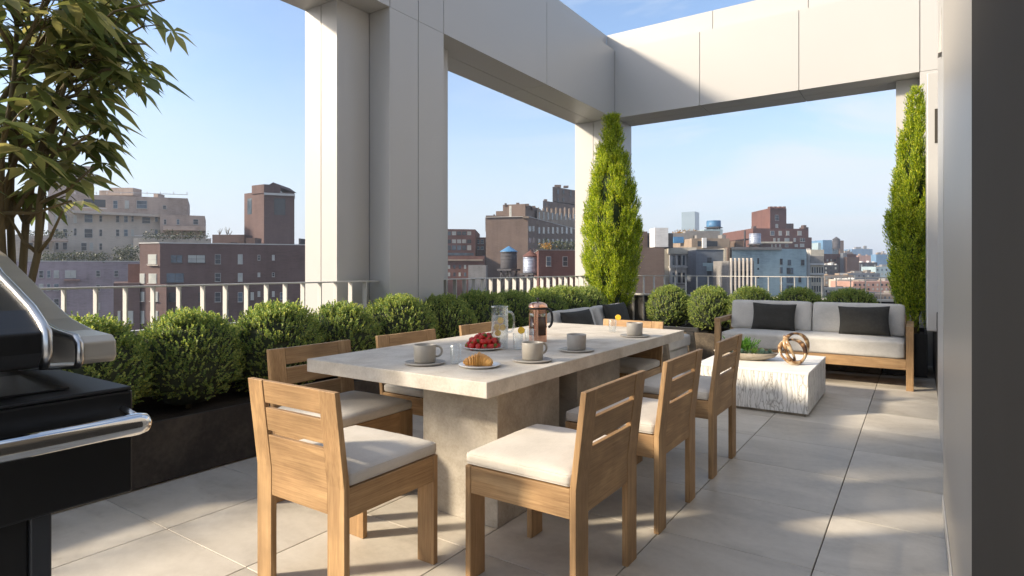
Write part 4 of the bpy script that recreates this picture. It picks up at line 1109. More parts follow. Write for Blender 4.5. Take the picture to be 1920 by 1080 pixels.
# ---------------------------------------------------------------- the city: every block stands at its own distance
FOC = 1120.7; HZ = 502.6
FWv = Vector((-math.sin(R(YAW)), math.cos(R(YAW)), 0)); RTv = Vector((math.cos(R(YAW)), math.sin(R(YAW)), 0))
def bearing(px, D):
    """ground point at distance D along the camera's axis, on the bearing of px"""
    p = FWv*D+RTv*((px-960)/FOC*D); return Vector((p.x, p.y, 0))
def height(py, D): return CAM_H+(HZ-py)/FOC*D
GZ = -40.0
def on_face(A, B, px, py):
    d = FWv+RTv*((px-960)/FOC)
    e = B-A; n = Vector((-e.y, e.x, 0)); t = A.dot(n)/d.dot(n)
    return Vector((d.x*t, d.y*t, CAM_H+(HZ-py)/FOC*t))
class Bld:
    def __init__(s, name, label, cat, foot, group=None):
        s.P = [bearing(p, D) for p, D in foot]
        c = sum(s.P, Vector())/len(s.P); s.o = (c.x, c.y, GZ)
        s.t = thing(name, s.o, label, cat, group)
        s.foot = foot
    def block(s, ytop, mat, name='wall', ybot=None, foot=None, coping=None):
        P = s.P if foot is None else [bearing(p, D) for p, D in foot]
        D0 = (s.foot if foot is None else foot)[0][1]
        z1 = height(ytop, D0); z0 = GZ if ybot is None else height(ybot, D0)
        mb = MB(s.o); mb.prism([(p.x, p.y) for p in P], z0, z1); o = mb.build(name, mat, s.t)
        if coping:
            c = sum(P, Vector())/len(P)
            Q = [(p.x+(p.x-c.x)*0.012, p.y+(p.y-c.y)*0.012) for p in P]
            mb = MB(s.o); mb.prism(Q, z1+0.01, z1+coping*D0/FOC); mb.build('coping', M['coping'], s.t)
        return o
    def wins(s, cols, rows, seg=(0, 1), foot=None, frame='frame_w', pane='pane', light=0.15, fw=0.6, name='window', sill=False):
        """cols: (px0, px1) pairs, rows: (py0, py1) pairs on the wall between two footprint corners"""
        P = s.P if foot is None else [bearing(p, D) for p, D in foot]
        A, B = P[seg[0]], P[seg[1]]
        e = (B-A).normalized(); n = Vector((e.y, -e.x, 0))
        if n.dot(A) > 0: n = -n
        for (c0, c1) in cols:
            for (r0, r1) in rows:
                a = on_face(A, B, c0, (r0+r1)/2); b = on_face(A, B, c1, (r0+r1)/2)
                ta = (a.xy).length; D = FWv.dot(a)
                pc = on_face(A, B, (c0+c1)/2, r0).z; pb = on_face(A, B, (c0+c1)/2, r1).z
                f = fw*D/FOC
                def plate(u0, u1, z0, z1, d0, d1, parent, nm, mat):
                    pts = [a+(b-a).normalized()*u for u in (u0, u1)]
                    Q = [pts[0]+n*d0, pts[1]+n*d0, pts[1]+n*d1, pts[0]+n*d1]
                    mb = MB(s.o); mb.prism([(q.x, q.y) for q in Q], z0, z1); return mb.build(nm, mat, parent)
                w = (b-a).length
                def quadbox(mb, u0, u1, z0, z1, d0, d1):
                    e2 = (b-a).normalized(); q0, q1 = a+e2*u0, a+e2*u1
                    mb.prism([(q.x, q.y) for q in (q0+n*d0, q1+n*d0, q1+n*d1, q0+n*d1)], z0, z1)
                pm = M['pane_light'] if random.random() < light else M[random.choice((pane, pane, 'pane_blue'))]
                if f > 0:
                    mb = MB(s.o); quadbox(mb, 0, w, pb, pc, -0.05, 0.04)
                    quadbox(mb, f, w-f, (pb+pc)/2-f*0.35, (pb+pc)/2+f*0.35, 0.0401, 0.085)
                    if w > (pc-pb)*1.25: quadbox(mb, w/2-f*0.4, w/2+f*0.4, pb+f, pc-f, 0.0402, 0.09)
                    quadbox(mb, -f*0.6, w+f*0.6, pb-f*0.9, pb-0.001, -0.05, 0.20)
                    fr = mb.build(name, M[frame], s.t)
                    plate(f, w-f, pb+f, pc-f, 0.041, 0.060, fr, 'pane', pm)
                else:
                    plate(0, w, pb, pc, -0.05, 0.03, s.t, name, pm)
    def roofbits(s, bits, mat):
        for (p0, p1, D, yt, yb) in bits:
            a, b = bearing(p0, D), bearing(p1, D); n = FWv*max(2.0, (b-a).length*0.6)
            mb = MB(s.o); mb.prism([(q.x, q.y) for q in (a, b, b+n, a+n)], height(yb, D)-0.02, height(yt, D)); mb.build('rooftop_block', mat, s.t)
def box_foot(p0, p1, D, dep=None, skew=0):
    """a block: near wall from px p0 to p1 at distance D, running back dep metres"""
    w = (p1-p0)/FOC*D; dep = dep or w*0.8
    return [(p0, D), (p1, D+skew)]+[(960+(p1-960)*(D+skew)/(D+skew+dep), D+skew+dep), (960+(p0-960)*D/(D+dep), D+dep)]
random.seed(21)
def stuff_hedge(name, label, p0, p1, D, y0, y1, mat, n=900, cat='hedge'):
    a, b = bearing(p0, D), bearing(p1, D); rng = np.random.default_rng(int(p0+y0))
    t = rng.uniform(0, 1, n); z0, z1 = height(y1, D), height(y0, D)
    top = z0+(z1-z0)*(0.55+0.45*np.array([mnoise.noise(Vector((q*9, p0, 0)))+0.5 for q in t]).clip(0, 1))
    z = z0+(top-z0)*rng.uniform(0, 1, n)
    P = np.outer(1-t, np.array(a))+np.outer(t, np.array(b)); P[:, 2] = z; P += rng.normal(0, 0.35, (n, 3))*np.array([1, 1, 0.3])
    s_ = 9.0*D/FOC*0.45
    V, F = leaf_quads(P-np.array([a.x, a.y, z0]), unit(rng, n), unit(rng, n), s_*rng.uniform(0.5, 1.1, n), s_*0.6)
    o = bpy.data.objects.new(name, np_mesh(name, V, F, [mat])); COL.objects.link(o); o.location = (a.x, a.y, z0)
    return tag(o, label, cat, kind='stuff')

# --- pale stepped apartment house at the left
D = 95
b = Bld('apartment_house', 'pale stepped apartment house with planted terraces at the far left', 'apartment building', [(100, D), (300, D+8), (330, D+22), (110, D+26)])
b.block(398, WM['palegrey'])
b.wins([(158, 174)], [(401, 417), (429, 446)]); b.wins([(217, 224), (232, 240)], [(404, 417), (430, 443)]); b.wins([(266, 282)], [(407, 419)]); b.wins([(138, 144)], [(403, 418), (428, 442)])
f2 = [(140, D+4), (352, D+10), (356, D+22), (150, D+20)]
b.block(364, WM['palepink'], foot=f2, ybot=400)
b.wins([(157, 198)], [(374, 388)], foot=f2, fw=0, light=0.0); b.wins([(212, 221), (234, 242), (256, 276)], [(376, 391)], foot=f2, light=0.3); b.wins([(305, 312)], [(385, 392)], foot=f2)
b.block(394, WM['palegrey'], 'cornice', ybot=399, foot=[(136, D-0.6), (306, D+7.4), (306, D+10), (136, D+3)])
f3 = [(300, D+6), (384, D+9), (386, D+20), (302, D+18)]
b.block(402, WM['palepink'], foot=f3)
b.wins([(307, 312), (331, 337), (362, 372)], [(411, 421)], foot=f3, light=0.4)
f4 = [(250, D-3), (396, D-1), (396, D+8), (252, D+5)]
b.block(446, WM['palegrey'], 'terrace', foot=f4)
b.block(423, WM['palepink'], 'balcony', ybot=431, foot=[(306, D+3), (386, D+5), (386, D+9), (306, D+7)])
b.roofbits([(204, 249, D+10, 352, 366), (186, 205, D+10, 357, 366), (288, 296, D+9, 363, 372)], WM['palepink'])
f5 = [(22, D-8), (100, D-4), (104, D+8), (20, D+6)]
b.block(440, WM['palegrey'], 'wing', foot=f5); b.wins([(52, 62), (66, 78), (84, 92), (98, 100)], [(455, 468)], foot=f5, light=0.4)
b.block(446, WM['palepink'], 'balcony', ybot=451, foot=[(60, D-9), (128, D-6), (128, D-3), (60, D-6)])
b.wins([(152, 163), (168, 175)], [(455, 470)], light=0.3)
f6 = [(90, D+30), (173, D+32), (176, D+45), (92, D+44)]
b.block(309, WM['palepink'], 'rear_tower', foot=f6)
for q in (140, 160, 180, 200, 226, 250, 275, 300, 325, 350):
    b.block(359.5, WM['white'], 'roof_rail_post', ybot=364.2, foot=box_foot(q, q+0.7, D+4.2+(q-140)*0.028, 0.1))
b.block(359.2, WM['white'], 'roof_rail', ybot=360, foot=[(205, D+5.8), (352, D+9.8), (352, D+9.95), (205, D+5.95)])
b.block(388, WM['white'], 'balcony_rail', ybot=389, foot=[(150, D+0.5), (200, D+3), (200, D+3.2), (150, D+0.7)])
b.wins([(186, 192), (246, 251), (290, 296)], [(404, 416), (430, 443), (456, 469)], fw=0.5, light=0.2)
b.wins([(104, 110), (118, 126)], [(403, 417), (429, 443), (455, 468)], fw=0.5, light=0.2)
b.wins([(320, 326), (342, 350), (375, 380)], [(428, 436)], foot=f3, fw=0.5, light=0.2)
b.block(441, WM['white'], 'terrace_rail', ybot=442, foot=[(252, D-3.1), (394, D-1.1), (394, D-0.9), (252, D-2.9)])
stuff_hedge('terrace_shrubs', 'sparse reddish shrubs on the wing terrace of the pale apartment house', 40, 128, 92, 430, 446, M['hedge'], 420)
# lower lilac house
D = 84
b = Bld('town_house', 'lilac grey low house below the planted terrace at the far left', 'apartment building', [(-20, D-3), (264, D+3), (266, D+12), (-20, D+10)])
b.block(490, WM['lilac'], coping=1.6)
b.wins([(73, 82), (88, 95), (101, 111)], [(507, 521), (532, 545), (560, 573)], fw=0.7); b.wins([(122, 143)], [(507, 521)], light=0.9); b.wins([(180, 188), (214, 222)], [(507, 519), (534, 546), (568, 580)], fw=0.7)
b.block(524, WM['pink'], 'sill', ybot=526, foot=[(120, D-0.8), (150, D-0.2), (150, D+1), (120, D+0.4)])
stuff_hedge('terrace_hedge', 'dark brownish terrace hedge above the lilac house', 80, 200, 86, 470, 492, M['hedge'], 1300)
stuff_hedge('terrace_hedge', 'dark clump of shrubs left of the brick house roof', 217, 262, 88, 458, 490, M['hedge'], 700)
stuff_hedge('terrace_hedge', 'thin planting on the right terrace of the pale apartment house', 270, 386, 91, 432, 448, M['hedge'], 500)
# brick house
D = 66
b = Bld('brick_house', 'low wide dark brick house with a white roof edge behind the left railing', 'house', [(262, D), (300, D-1), (600, D+5), (600, D+16), (262, D+12)])
b.block(457, WM['brick'], coping=1.8)
b.wins([(278, 294)], [(477, 495)], light=1, fw=0.8)
b.wins([(261.5+1, 272), (279, 294)], [(513, 531)], light=1, fw=0.8)
b.wins([(352, 385)], [(478, 493)], seg=(1, 2), light=1, frame='frame_d', fw=0.8); b.wins([(320, 342)], [(478, 493)], seg=(1, 2), frame='frame_d', fw=0.8)
b.wins([(403, 414), (446, 455)], [(477, 495), (512, 528), (548, 566)], seg=(1, 2), light=0.35); b.wins([(483, 488), (510, 515)], [(478, 488), (511, 519), (546, 556)], seg=(1, 2), light=0.4)
b.wins([(312, 345)], [(512, 530)], seg=(1, 2), frame='frame_d', fw=0.6, light=0.0)
b.wins([(420, 428), (470, 476), (525, 531)], [(548, 562), (580, 596)], seg=(1, 2), light=0.3)
b.block(496.5, WM['palegrey'], 'sill', ybot=498, foot=[(276, D-0.75), (296, D-1.3), (296, D-1.1), (276, D-0.5)])
b.wins([(316, 330), (372, 384)], [(548, 566), (584, 602)], seg=(1, 2), frame='frame_d', light=0.4)
f2 = [(213, D-2), (262, D-1.5), (264, D+6), (215, D+6)]
b.block(531, WM['brick'], 'annex', foot=f2)
b.wins([(221, 226), (240, 250)], [(583, 606)], foot=f2, light=1); 
f3 = [(240, D+0.5), (262, D+0.6), (264, D+8), (242, D+8)]
b.block(495, WM['redbrick'], 'annex', foot=f3)
f4 = [(262, D-1.2), (312, D-2.0), (314, D-0.5), (262, D-0.5)]
b.block(533, WM['brick'], 'bay', foot=f4); b.wins([(264, 271), (282, 297)], [(547, 565), (583, 606)], foot=f4, light=1, fw=0.7)
b.roofbits([(420, 432, D+8, 454, 459), (488, 496, D+9, 456, 460), (398, 458, D+12, 440, 458), (461, 478, D+11, 446, 458)], WM['brickdk'])
for k, (px, yt) in enumerate(((412, 428), (426, 425), (431, 430))):
    p = bearing(px, 80); mb = MB((p.x, p.y, height(441, 80)))
    for j in range(9):
        a = random.uniform(0, 6.28); mb.tube([(p.x, p.y, height(441, 80)), (p.x+0.35*math.cos(a), p.y+0.35*math.sin(a), height(yt+random.uniform(0, 6), 80))], [0.03, 0.012], 4)
    tag(mb.build('bare_shrub', M['bark']), ('leftmost', 'middle', 'rightmost')[k]+' bare shrub on the roof left of the brick tower', 'shrub', 'bare shrubs on the brick roof')
# brick tower
D = 105
b = Bld('brick_tower', 'square dark brick tower with a small peaked cap', 'tower', [(458, D+3), (495, D), (552, D+2), (552, D+14), (460, D+14)])
b.block(363, WM['brick'])
b.wins([(514, 535)], [(372, 403)], seg=(1, 2), fw=0, light=0); b.wins([(464, 472)], [(372, 402)], seg=(0, 1), fw=0, light=0)
b.block(361, M['coping'], 'coping', ybot=365, foot=[(495, D-0.4), (553, D+1.6), (553, D+6), (497, D+5)])
f2 = [(472, D+1.5), (495, D-0.3), (526, D+1), (526, D+12), (474, D+12)]
b.block(348, WM['brick'], 'cap', ybot=364, foot=f2)
a_ = bearing(498, D); b_ = bearing(526, D+1); mb = MB(b.o); n_ = FWv*8
z0, z1 = height(350, D), height(341, D); mid = (a_+b_)/2
mb.add([(a_.x,a_.y,z0),(b_.x,b_.y,z0),(b_.x+n_.x,b_.y+n_.y,z0),(a_.x+n_.x,a_.y+n_.y,z0),(mid.x,mid.y,z1),(mid.x+n_.x,mid.y+n_.y,z1)], [(0,1,4),(1,2,5,4),(2,3,5),(3,0,4,5),(3,2,1,0)]); mb.build('roof', WM['brickdk'], b.t)
b = Bld('brick_house', 'narrow dark brick building squeezed against the near column', 'house', box_foot(550, 600, 80)); b.block(474, WM['brick'])
b.roofbits([(560, 563, 82, 447, 475)], WM['dark'])

# --- middle opening
D = 150
b = Bld('office_block', 'red brick office block with ribbon windows at the left of the middle opening', 'office building', box_foot(800, 891, D, 22, 2)); b.block(429, WM['redbrick'])
for r in ((434, 441), (449, 456), (460, 469)): b.wins([(838+k*9.5, 845.5+k*9.5) for k in range(5)], [r], fw=0, light=0.35)
b.wins([(822, 888)], [(474, 479)], fw=0, light=0)
b.block(480, WM['redbrick'], 'lower_wing', foot=box_foot(800, 908, D-25, 14)); b.block(486, WM['tan'], 'band', ybot=489, foot=box_foot(800, 905, D-25.6, 2)); 
b.wins([(840+k*10, 844+k*10) for k in range(6)], [(497, 504), (511, 518)], foot=box_foot(800, 908, D-25, 14), fw=0, light=0.6)
b = Bld('office_block', 'lower pinkish block right of the ribbon window offices', 'office building', box_foot(885, 915, D+12, 15)); b.block(445, WM['redbrick'])
b.wins([(893, 899), (901, 907)], [(449, 457), (462, 468)], light=0.6, fw=0.4)
b = Bld('low_house', 'small grey roofed block at the foot of the big brown building', 'building', box_foot(878, 911, 118, 8)); b.block(497, WM['grey'])
D = 130
b = Bld('warehouse_tower', 'big stepped brown brick loft building behind the water towers', 'loft building', [(911, D), (990, D-2), (1090, D+45), (1000, D+60), (911, D+50)])
b.block(408, WM['brown'], coping=0.8)
f2 = [(943, D+4), (985, D+2), (1014, D+14), (1000, D+24), (944, D+22)]
b.block(384, WM['brown'], 'penthouse', ybot=409, foot=f2)
b.block(396, WM['brown'], 'penthouse', ybot=409, foot=[(930, D+6), (944, D+5.5), (944, D+16), (930, D+16)])
f3 = [(1007, D+8.5), (1095, D+46), (1080, D+56), (1003, D+24)]
b.block(392, WM['tan'], 'upper_storeys', ybot=416, foot=f3)
for k in range(9):
    f = 1010+k*8.2
    b.wins([(f, f+2.6)], [(397+k*0.6, 412)], foot=f3, seg=(0, 1), fw=0, light=0)
b.wins([(991+k*0, 996) for k in range(1)], [(424, 434), (446, 456), (466, 474)], seg=(1, 2), fw=0, light=0)
b.wins([(998, 1002)], [(424, 434), (446, 456), (466, 474)], seg=(1, 2), fw=0, light=0)
for k in range(8): b.wins([(1009+k*8.6, 1012.4+k*8.6)], [(426, 438), (448, 460)], seg=(1, 2), fw=0.25, light=0.3)
for k in range(10):
    q = 1008.5+k*8.3
    b.block(389+(k % 2)*1.6, WM['tan'], 'pier', ybot=416, foot=box_foot(q, q+2.4, D+11+k*3.6, 1.2))
for k in range(9):
    q = 1003.5+k*8.6
    b.block(414, WM['tan'], 'gablet', ybot=424, foot=box_foot(q+3, q+5.6, D+5.2+k*5.0-1.2, 0.8))
b.block(404, WM['brown'], 'parapet', ybot=409, foot=box_foot(911, 945, D-0.4, 2)); b.block(405.5, WM['tan'], 'parapet', ybot=409, foot=box_foot(980, 992, D-2.6, 2))
b.roofbits([(946, 950, D+3.5, 381, 386), (968, 974, D+3, 380, 385), (986, 992, D+2, 382, 386), (916, 920, D+1, 404, 409), (925, 928, D+1, 402, 409), (998, 1004, D+5, 386, 392)], WM['brown'])
b.wins([(955, 959)], [(386, 406)], foot=f2, frame='coping', fw=0.9, light=1)
b = Bld('setback_tower', 'brown brick setback tower rising left of the corner column', 'tower', [(1018, 185), (1100, 205), (1100, 235), (1022, 225)]); b.block(376, WM['brown'])
b.block(350, WM['brown'], 'upper_tower', ybot=377, foot=[(1036, 190), (1110, 206), (1110, 230), (1040, 220)])
b.roofbits([(1040, 1052, 192, 346.5, 351), (1057, 1066, 194, 348, 351), (1020, 1026, 187, 373.5, 377)], WM['brown'])
b.wins([(1045, 1048), (1055, 1058)], [(356, 364), (371, 378)], foot=[(1036, 189.7), (1110, 205.7), (1110, 230), (1040, 220)], fw=0, light=0.3); b.wins([(1022, 1024), (1029, 1031)], [(381, 386), (391, 395)], fw=0, light=0)
b.wins([(1069, 1072)], [(356, 370)], foot=[(1036, 189.7), (1110, 205.7), (1110, 230), (1040, 220)], fw=0, light=0)
D = 70
b = Bld('brick_house', 'low reddish house with a roof garden below the brown loft building', 'house', box_foot(1010, 1200, D, 14, 3)); b.block(469, WM['redbrick'], coping=0.7)
b.wins([(1024, 1033), (1055, 1064)], [(481, 499), (518, 534)], frame='coping', fw=0.6)
stuff_hedge('roof_garden', 'dark green roof garden on the low reddish house', 1014, 1080, 74, 448, 470, M['hedge'], 700)
stuff_hedge('autumn_shrub', 'small orange autumn shrub in the roof garden', 1022, 1028, 73, 453, 465, M['autumn'], 120, 'shrub')

def water_tower(px, D, w, yt, yb, ycone, yleg, mat, roofmat, label, legs=True, group='rooftop water tanks'):
    r_ = w/2/FOC*D; p = bearing(px, D); z0, z1 = height(yb, D), height(yt, D); zl = height(yleg, D)
    t = thing('water_tower', (p.x, p.y, zl), label, 'water tower', group)
    mb = MB(); mb.lathe([(0.01, z0-zl), (r_*0.97, z0-zl), (r_, z0-zl+0.1), (r_*0.97, z1-zl), (0.01, z1-zl)], n=24, smooth=True); mb.build('tank', mat, t)
    mb = MB()
    for q in (0.15, 0.35, 0.55, 0.75, 0.92): 
        z = z0-zl+(z1-z0)*q; mb.lathe([(r_*1.0, z-0.04), (r_*1.02, z), (r_*1.0, z+0.04)], n=24)
    mb.build('hoops', mat, t)
    if ycone is not None:
        zc = height(ycone, D)-zl; mb = MB(); mb.lathe([(r_*1.08, z1-zl-0.02), (r_*1.06, z1-zl+0.06), (0.12, zc), (0.01, zc+0.05)], n=24, smooth=False); mb.build('roof', roofmat, t)
    mb = MB(); n = 4
    L = max(0.5, z0-zl)
    mb.box(-r_*1.02, r_*1.02, -r_*1.02, r_*1.02, L-0.25, L-0.02)
    mb.build('platform', M['tank'], t)
    for i in range(4):
        a = PI/4+i*PI/2; mb = MB(); mb.tube([(r_*1.1*math.cos(a), r_*1.1*math.sin(a), 0), (r_*0.9*math.cos(a), r_*0.9*math.sin(a), L-0.25)], 0.10, 6); mb.build('leg', M['tank'], t)
    mb = MB()
    for i in range(4):
        a = PI/4+i*PI/2; c = a+PI/2
        for s_ in (0, 1):
            A_ = (r_*1.05*math.cos(a), r_*1.05*math.sin(a), 0.0 if s_ else L-0.3); B_ = (r_*1.05*math.cos(c), r_*1.05*math.sin(c), L-0.3 if s_ else 0.0)
            mb.tube([A_, B_], 0.05, 5)
    mb.build('cross_brace', M['tank'], t)
water_tower(954, 80, 31, 472, 504, 462, 545, M['tank'], M['blueroof'], 'dark wooden water tower with a bright blue conical roof')
water_tower(995, 76, 29, 481, 512, 470, 530, M['tankmetal'], WM['redbrick'], 'silver water tank with a reddish conical roof')

# --- right opening
D = 62
b = Bld('brick_house', 'plain brown brick party wall at the left of the right opening', 'house', box_foot(1120, 1246, D, 20)); b.block(464, WM['brown'])
b.block(434, WM['brown'], 'stair_tower', ybot=465, foot=box_foot(1150, 1214, D+6, 6)); b.block(437, WM['dark'], 'roof_room', ybot=465, foot=box_foot(1214, 1262, D+9, 6))
b = Bld('vent_box', 'pale grey box shaped vent housing on the brown brick roof', 'vent', box_foot(1228, 1253, D+2, 2.5)); b.block(427, WM['white'], 'housing', ybot=463); b.t.location.z = height(463, D+2); 
for c_ in children(b.t): c_.location.z = GZ-height(463, D+2)
D = 78
b = Bld('ornate_house', 'white ornate loft house with tall narrow windows', 'loft building', box_foot(1246, 1305, D, 20)); b.block(465, WM['cream'], 'wall', foot=box_foot(1246, 1257, D+0.2, 18)); b.block(465, WM['white'], 'facade', foot=box_foot(1257, 1305, D, 18))
b.block(464, WM['cream'], 'cornice', ybot=476, foot=box_foot(1254, 1306, D-0.5, 1))
cols = [(1261, 1265), (1271, 1276), (1280, 1284), (1287.5, 1291.5), (1297, 1301)]
ff = box_foot(1257, 1305, D, 18)
b.wins(cols, [(479, 497), (511, 530), (541, 550)], foot=ff, fw=0.0, light=0)
b.block(499, WM['white'], 'band', ybot=502, foot=box_foot(1256, 1306, D-0.4, 0.6)); b.block(532, WM['grey'], 'band', ybot=534, foot=box_foot(1256, 1306, D-0.4, 0.6))
for k in (1256.5, 1267.5, 1278, 1294, 1303.5): b.block(478, WM['white'], 'pilaster', ybot=530, foot=box_foot(k, k+1.8, D-0.35, 0.5))
D = 74
b = Bld('loft_house', 'blue grey loft house with a pale cross shaped patch', 'loft building', box_foot(1305, 1358, D, 20)); b.block(468, WM['bluegrey'], coping=0.7)
b.block(466, WM['cream'], 'quoin', foot=box_foot(1358, 1369, D-0.2, 16)); b.block(464, WM['brown'], 'quoin', foot=box_foot(1364, 1368, D-0.5, 1))
b.wins([(1326, 1334)], [(483, 494), (508, 520), (532, 540)], fw=0, light=0)
b.block(493, WM['paleblue'], 'patch', ybot=499, foot=box_foot(1318, 1342, D-0.06, 0.1)); b.block(499, WM['paleblue'], 'patch', ybot=508, foot=box_foot(1325, 1336, D-0.06, 0.1))
D = 96
b = Bld('rooftop_pavilion', 'beige roof pavilion with a dark window band', 'building', box_foot(1297, 1368, D, 12)); b.block(447, WM['tan']); b.wins([(1308, 1345)], [(452, 462)], fw=0, light=0); b.block(446, WM['white'], 'duct', ybot=465, foot=box_foot(1318, 1325, D-0.6, 0.7))
b.roofbits([(1306, 1334, D+3, 441, 448), (1262, 1300, D+4, 437, 450), (1285, 1350, D+6, 433, 447), (1354, 1361, D+2, 440, 448)], WM['grey'])
b.roofbits([(1263, 1282, D-4, 444, 455)], M['blueroof'])
stuff_hedge('rooftop_trees', 'green and orange roof garden trees below the glass tower', 1268, 1312, 104, 430, 440, M['autumn'], 260, 'roof garden')
b = Bld('glass_tower', 'distant grey blue glass office tower', 'skyscraper', [(1278, 700), (1303, 690), (1311, 705), (1311, 760), (1280, 760)]); b.block(398, M['tower_glass'])
b = Bld('pale_blue_tower', 'pale blue roof tower carrying a dark blue tank', 'tower', box_foot(1320, 1355, 150, 14)); b.block(430, WM['paleblue'])
water_tower(1338, 156, 26, 414, 426, None, 430, M['blueroof'], M['blueroof'], 'squat dark blue rooftop tank on the pale blue tower')
D = 72
b = Bld('painted_loft', 'pale blue painted party wall with patched windows', 'loft building', [(1372, D), (1465, D+1), (1512, D+2), (1512, D+20), (1376, D+20)]); b.block(466, WM['paleblue'])
b.block(463, WM['grey'], 'parapet', ybot=468, foot=[(1371, D-0.3), (1466, D+0.7), (1466, D+3), (1372, D+2)])
b.wins([(1462.5, 1467)], [(485, 496), (501, 512), (517, 528), (534, 544)], seg=(1, 2), frame='frame_d', fw=0.3, light=0); b.wins([(1420, 1423)], [(484, 495), (502, 506), (517, 522), (535, 538)], seg=(0, 1), fw=0, light=0)
b.wins([(1477, 1483), (1502, 1508)], [(487, 497)], seg=(1, 2), frame='frame_d', fw=0.3, light=0); b.wins([(1475, 1481), (1482, 1487)], [(502, 513), (519, 530), (535, 541)], seg=(1, 2), frame='frame_d', fw=0.3, light=0); b.wins([(1497, 1502)], [(518, 529)], seg=(1, 2), frame='frame_d', fw=0.3, light=0)
b = Bld('arcaded_house', 'grey house front with rounded ribs and narrow windows', 'house', box_foot(1366, 1414, D-6, 5)); b.block(489, WM['grey'])
for k in range(6):
    p = bearing(1371+k*7.6, D-6.3); mb = MB(b.o); mb.tube([(p.x, p.y, GZ+20), (p.x, p.y, height(484, D-6))], 0.14, 8); mb.build('rib', WM['palegrey'], b.t)
b.wins([(1367.6+k*7.6+5, 1371+k*7.6+3.6) if False else (1373.3+k*7.6, 1376.4+k*7.6) for k in range(5)], [(508, 521), (535, 550)], fw=0, light=0)
D = 200
b = Bld('setback_apartments', 'stepped red brick apartment house with a crenellated tower', 'apartment building', box_foot(1426, 1522, D, 40, 4)); b.block(444, WM['redbrick'])
F1 = box_foot(1412, 1516, D+4, 30, 3); b.block(428, WM['redbrick'], 'upper_storeys', ybot=446, foot=F1)
F2 = box_foot(1444, 1474.5, D+6, 16, 2); b.block(390, WM['redbrick'], 'tower', ybot=430, foot=F2)
for q in (1444, 1452, 1461, 1469): b.block(387, WM['redbrick'], 'crenel', ybot=391, foot=box_foot(q, q+4.5, D+5.6, 2))
b.wins([(1453, 1460)], [(403, 413)], foot=F2, fw=0.4, light=0, pane='pane'); b.wins([(1454, 1459)], [(420, 427)], foot=F2, fw=0.4, light=1)
b.wins([(1500, 1508)], [(457, 463)], fw=0.4, light=0.3); b.wins([(1444, 1452), (1460, 1466), (1474, 1480), (1495, 1503)], [(433, 441)], foot=F1, fw=0.6, light=0.8); b.wins([(1450, 1454), (1458, 1462), (1471, 1480), (1488, 1492), (1500, 1509)], [(446.5, 453)], fw=0.5, light=0.8)
b.wins([(1446, 1449), (1453, 1456), (1461, 1464), (1472, 1478), (1490, 1496)], [(458, 463)], fw=0.4, light=0.6)
b.block(453, WM['cream'], 'canopy', ybot=456, foot=box_foot(1427, 1486, D-4, 4))
b.roofbits([(1474, 1488, D+8, 419, 429), (1413, 1418, D+6, 424, 429), (1507, 1512, D+6, 422, 429), (1504, 1516, D+7, 426, 430)], WM['brickdk'])
water_tower(1415.5, 96, 21, 438, 458, None, 463, M['tankmetal'], M['tank'], 'grey round rooftop tank left of the red apartment house')
p = bearing(1396.5, 92); mb = MB((p.x, p.y, height(464, 92))); mb.tube([(p.x, p.y, height(464, 92)), (p.x, p.y, height(432, 92))], 0.14, 8); tag(mb.build('flue_pipe', M['tank']), 'thin tall flue pipe on the pale blue building roof', 'chimney')
b = Bld('roof_hut', 'small brown roof hut left of the flue pipe', 'hut', box_foot(1379, 1394, 100, 3)); b.block(451, WM['brown'])
b = Bld('white_loft', 'narrow white loft front with stacked arched windows', 'loft building', box_foot(1520, 1545, 90, 18)); b.block(468, WM['cream'])
b.wins([(1522+k*4.6, 1524.6+k*4.6) for k in range(5)], [(501, 512), (518, 529), (536, 547), (553, 562)], fw=0, light=0); b.block(494, WM['white'], 'band', ybot=496.5, foot=box_foot(1519, 1546, 89.5, 0.6)); b.block(512.5, WM['white'], 'band', ybot=515, foot=box_foot(1519, 1546, 89.5, 0.6))
b.block(480, WM['grey'], 'balustrade', ybot=494, foot=box_foot(1520.5, 1544.5, 89.8, 0.4))
for k in range(3):
    p = bearing(1513+k*2.6, 84); mb = MB((p.x, p.y, GZ)); mb.tube([(p.x, p.y, GZ), (p.x, p.y, height(466, 84))], 0.055, 6); tag(mb.build('vent_pipe', M['coping']), ('left', 'middle', 'right')[k]+' one of three tall vent pipes beside the white loft front', 'pipe', 'vent pipes')
b = Bld('brick_block', 'dark red brick block at the right below the glass topped building', 'building', box_foot(1546, 1606, 210, 30, 6)); b.block(476, WM['redbrick']); b.wins([(1550+k*7, 1553+k*7) for k in range(5)], [(486, 490), (496, 500), (506, 511)], fw=0, light=0.2); b.block(474, WM['bluegrey'], 'shaft', foot=box_foot(1581, 1588, 208, 2)); b.block(482, WM['brickdk'], 'wing', foot=box_foot(1588, 1611, 206, 20))
b = Bld('glass_topped_building', 'small building with blue glazed upper storeys and a dark round tank', 'building', box_foot(1534, 1582, 330, 30)); b.block(455, WM['paleblue']); b.block(450, WM['blue'], 'glazed_storey', foot=box_foot(1543, 1560, 328, 20)); b.block(451, WM['brown'], 'stair_tower', foot=box_foot(1575, 1582, 328, 10))
water_tower(1568, 320, 13, 449, 466, 444, 470, M['tank'], M['tank'], 'dark round tank on the blue glazed building')
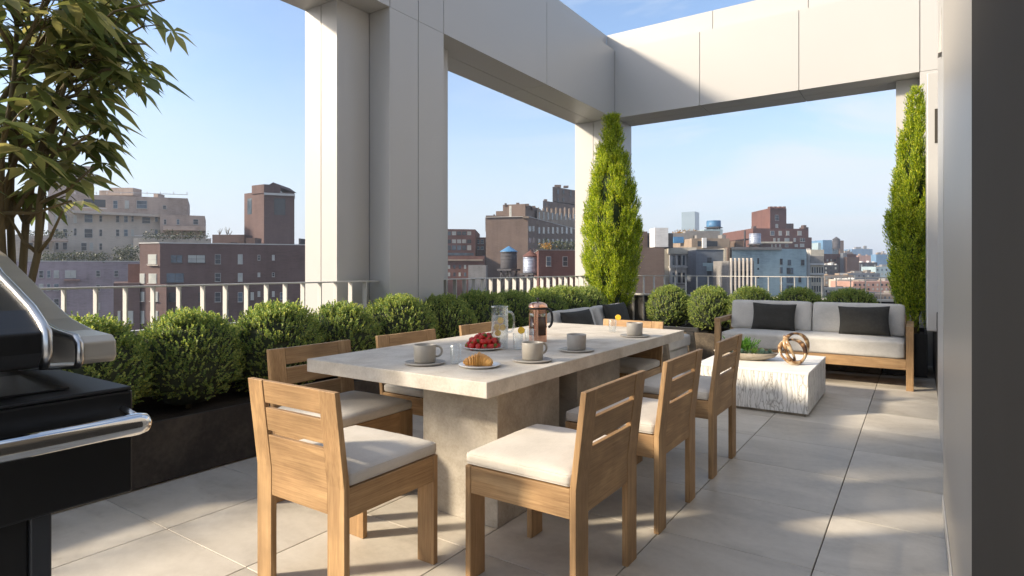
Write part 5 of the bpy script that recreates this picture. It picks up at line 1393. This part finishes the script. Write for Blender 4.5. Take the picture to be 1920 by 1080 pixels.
far = [(1597, 1636, 600, 467, 'blue', 'far blue office slab on the skyline'), (1608, 1644, 420, 479, 'pink', 'far pinkish slab in front of the blue office slab'), (1643, 1664, 400, 477, 'blue', 'far bright blue block left of the slim cypress'),
       (1612, 1645, 300, 492, 'dark', 'far dark low block below the pinkish slab'), (1642, 1700, 280, 500, 'paleblue', 'far pale blue low block at the right'), (1660, 1720, 500, 484, 'grey', 'far grey block behind the slim cypress'),
       (1545, 1572, 170, 497, 'dark', 'dark round shouldered roof left of the red brick block'), (1546, 1600, 150, 516, 'tan', 'low tan roof right of the white loft front'), (1590, 1650, 165, 512, 'bluegrey', 'low blue grey roof near the right cypress'),
       (1570, 1608, 120, 524, 'cream', 'low cream wall with small windows near the right cypress'), (1600, 1700, 105, 528, 'pink', 'low pink roofed house behind the right boxwood ball'), (1546, 1610, 100, 540, 'cream', 'low cream flat roof behind the right boxwood balls'),
       (1600, 1720, 85, 552, 'tan', 'low tan roof nearest the back railing'), (1185, 1300, 380, 452, 'grey', 'far grey rooftop line behind the brown brick wall'), (1360, 1400, 360, 463, 'bluegrey', 'far blue grey block behind the flue pipe'),
       (1520, 1545, 500, 470, 'grey', 'far grey block behind the white loft front'), (1580, 1600, 450, 474, 'brown', 'far brown block behind the red brick block')]
for k, (a, c, D, y, m_, lab) in enumerate(far):
    b = Bld('far_building', lab, 'building', box_foot(a, c, D, None)); b.block(y, WM[m_])
    w = c-a; n_ = max(2, int(w/8))
    if D < 400: b.wins([(a+w*(i+0.25)/n_, a+w*(i+0.6)/n_) for i in range(n_)], [(y+4, y+8), (y+12, y+16)], fw=0, light=0.4)
    b.roofbits([(a+w*q, a+w*q+random.uniform(1.2, 3.5), D+random.uniform(1, 6), y-random.uniform(1, 4), y+1) for q in (0.1, 0.5, 0.8)], WM['tan' if k % 3 else 'white'])
    if k % 2 == 0: b.roofbits([(a+w*0.2, a+w*0.45, D+4, y-4, y+1), (a+w*0.6, a+w*0.72, D+5, y-6, y+1)], WM['grey'])

# ---------------------------------------------------------------- the air over the city
hzm = bpy.data.materials.new('city_haze'); hzm.use_nodes = True
hn = hzm.node_tree.nodes; hn.remove(hn['Principled BSDF'])
pv = hn.new('ShaderNodeVolumePrincipled'); pv.inputs['Color'].default_value = (0.80, 0.87, 1.0, 1); pv.inputs['Density'].default_value = 0.00045; pv.inputs['Anisotropy'].default_value = 0.2
hzm.node_tree.links.new(pv.outputs[0], hn['Material Output'].inputs['Volume'])
mb = MB(); mb.box(-5001, 5001, -5001, 5001, -43, 60); tag(mb.build('haze', hzm), kind='stuff')
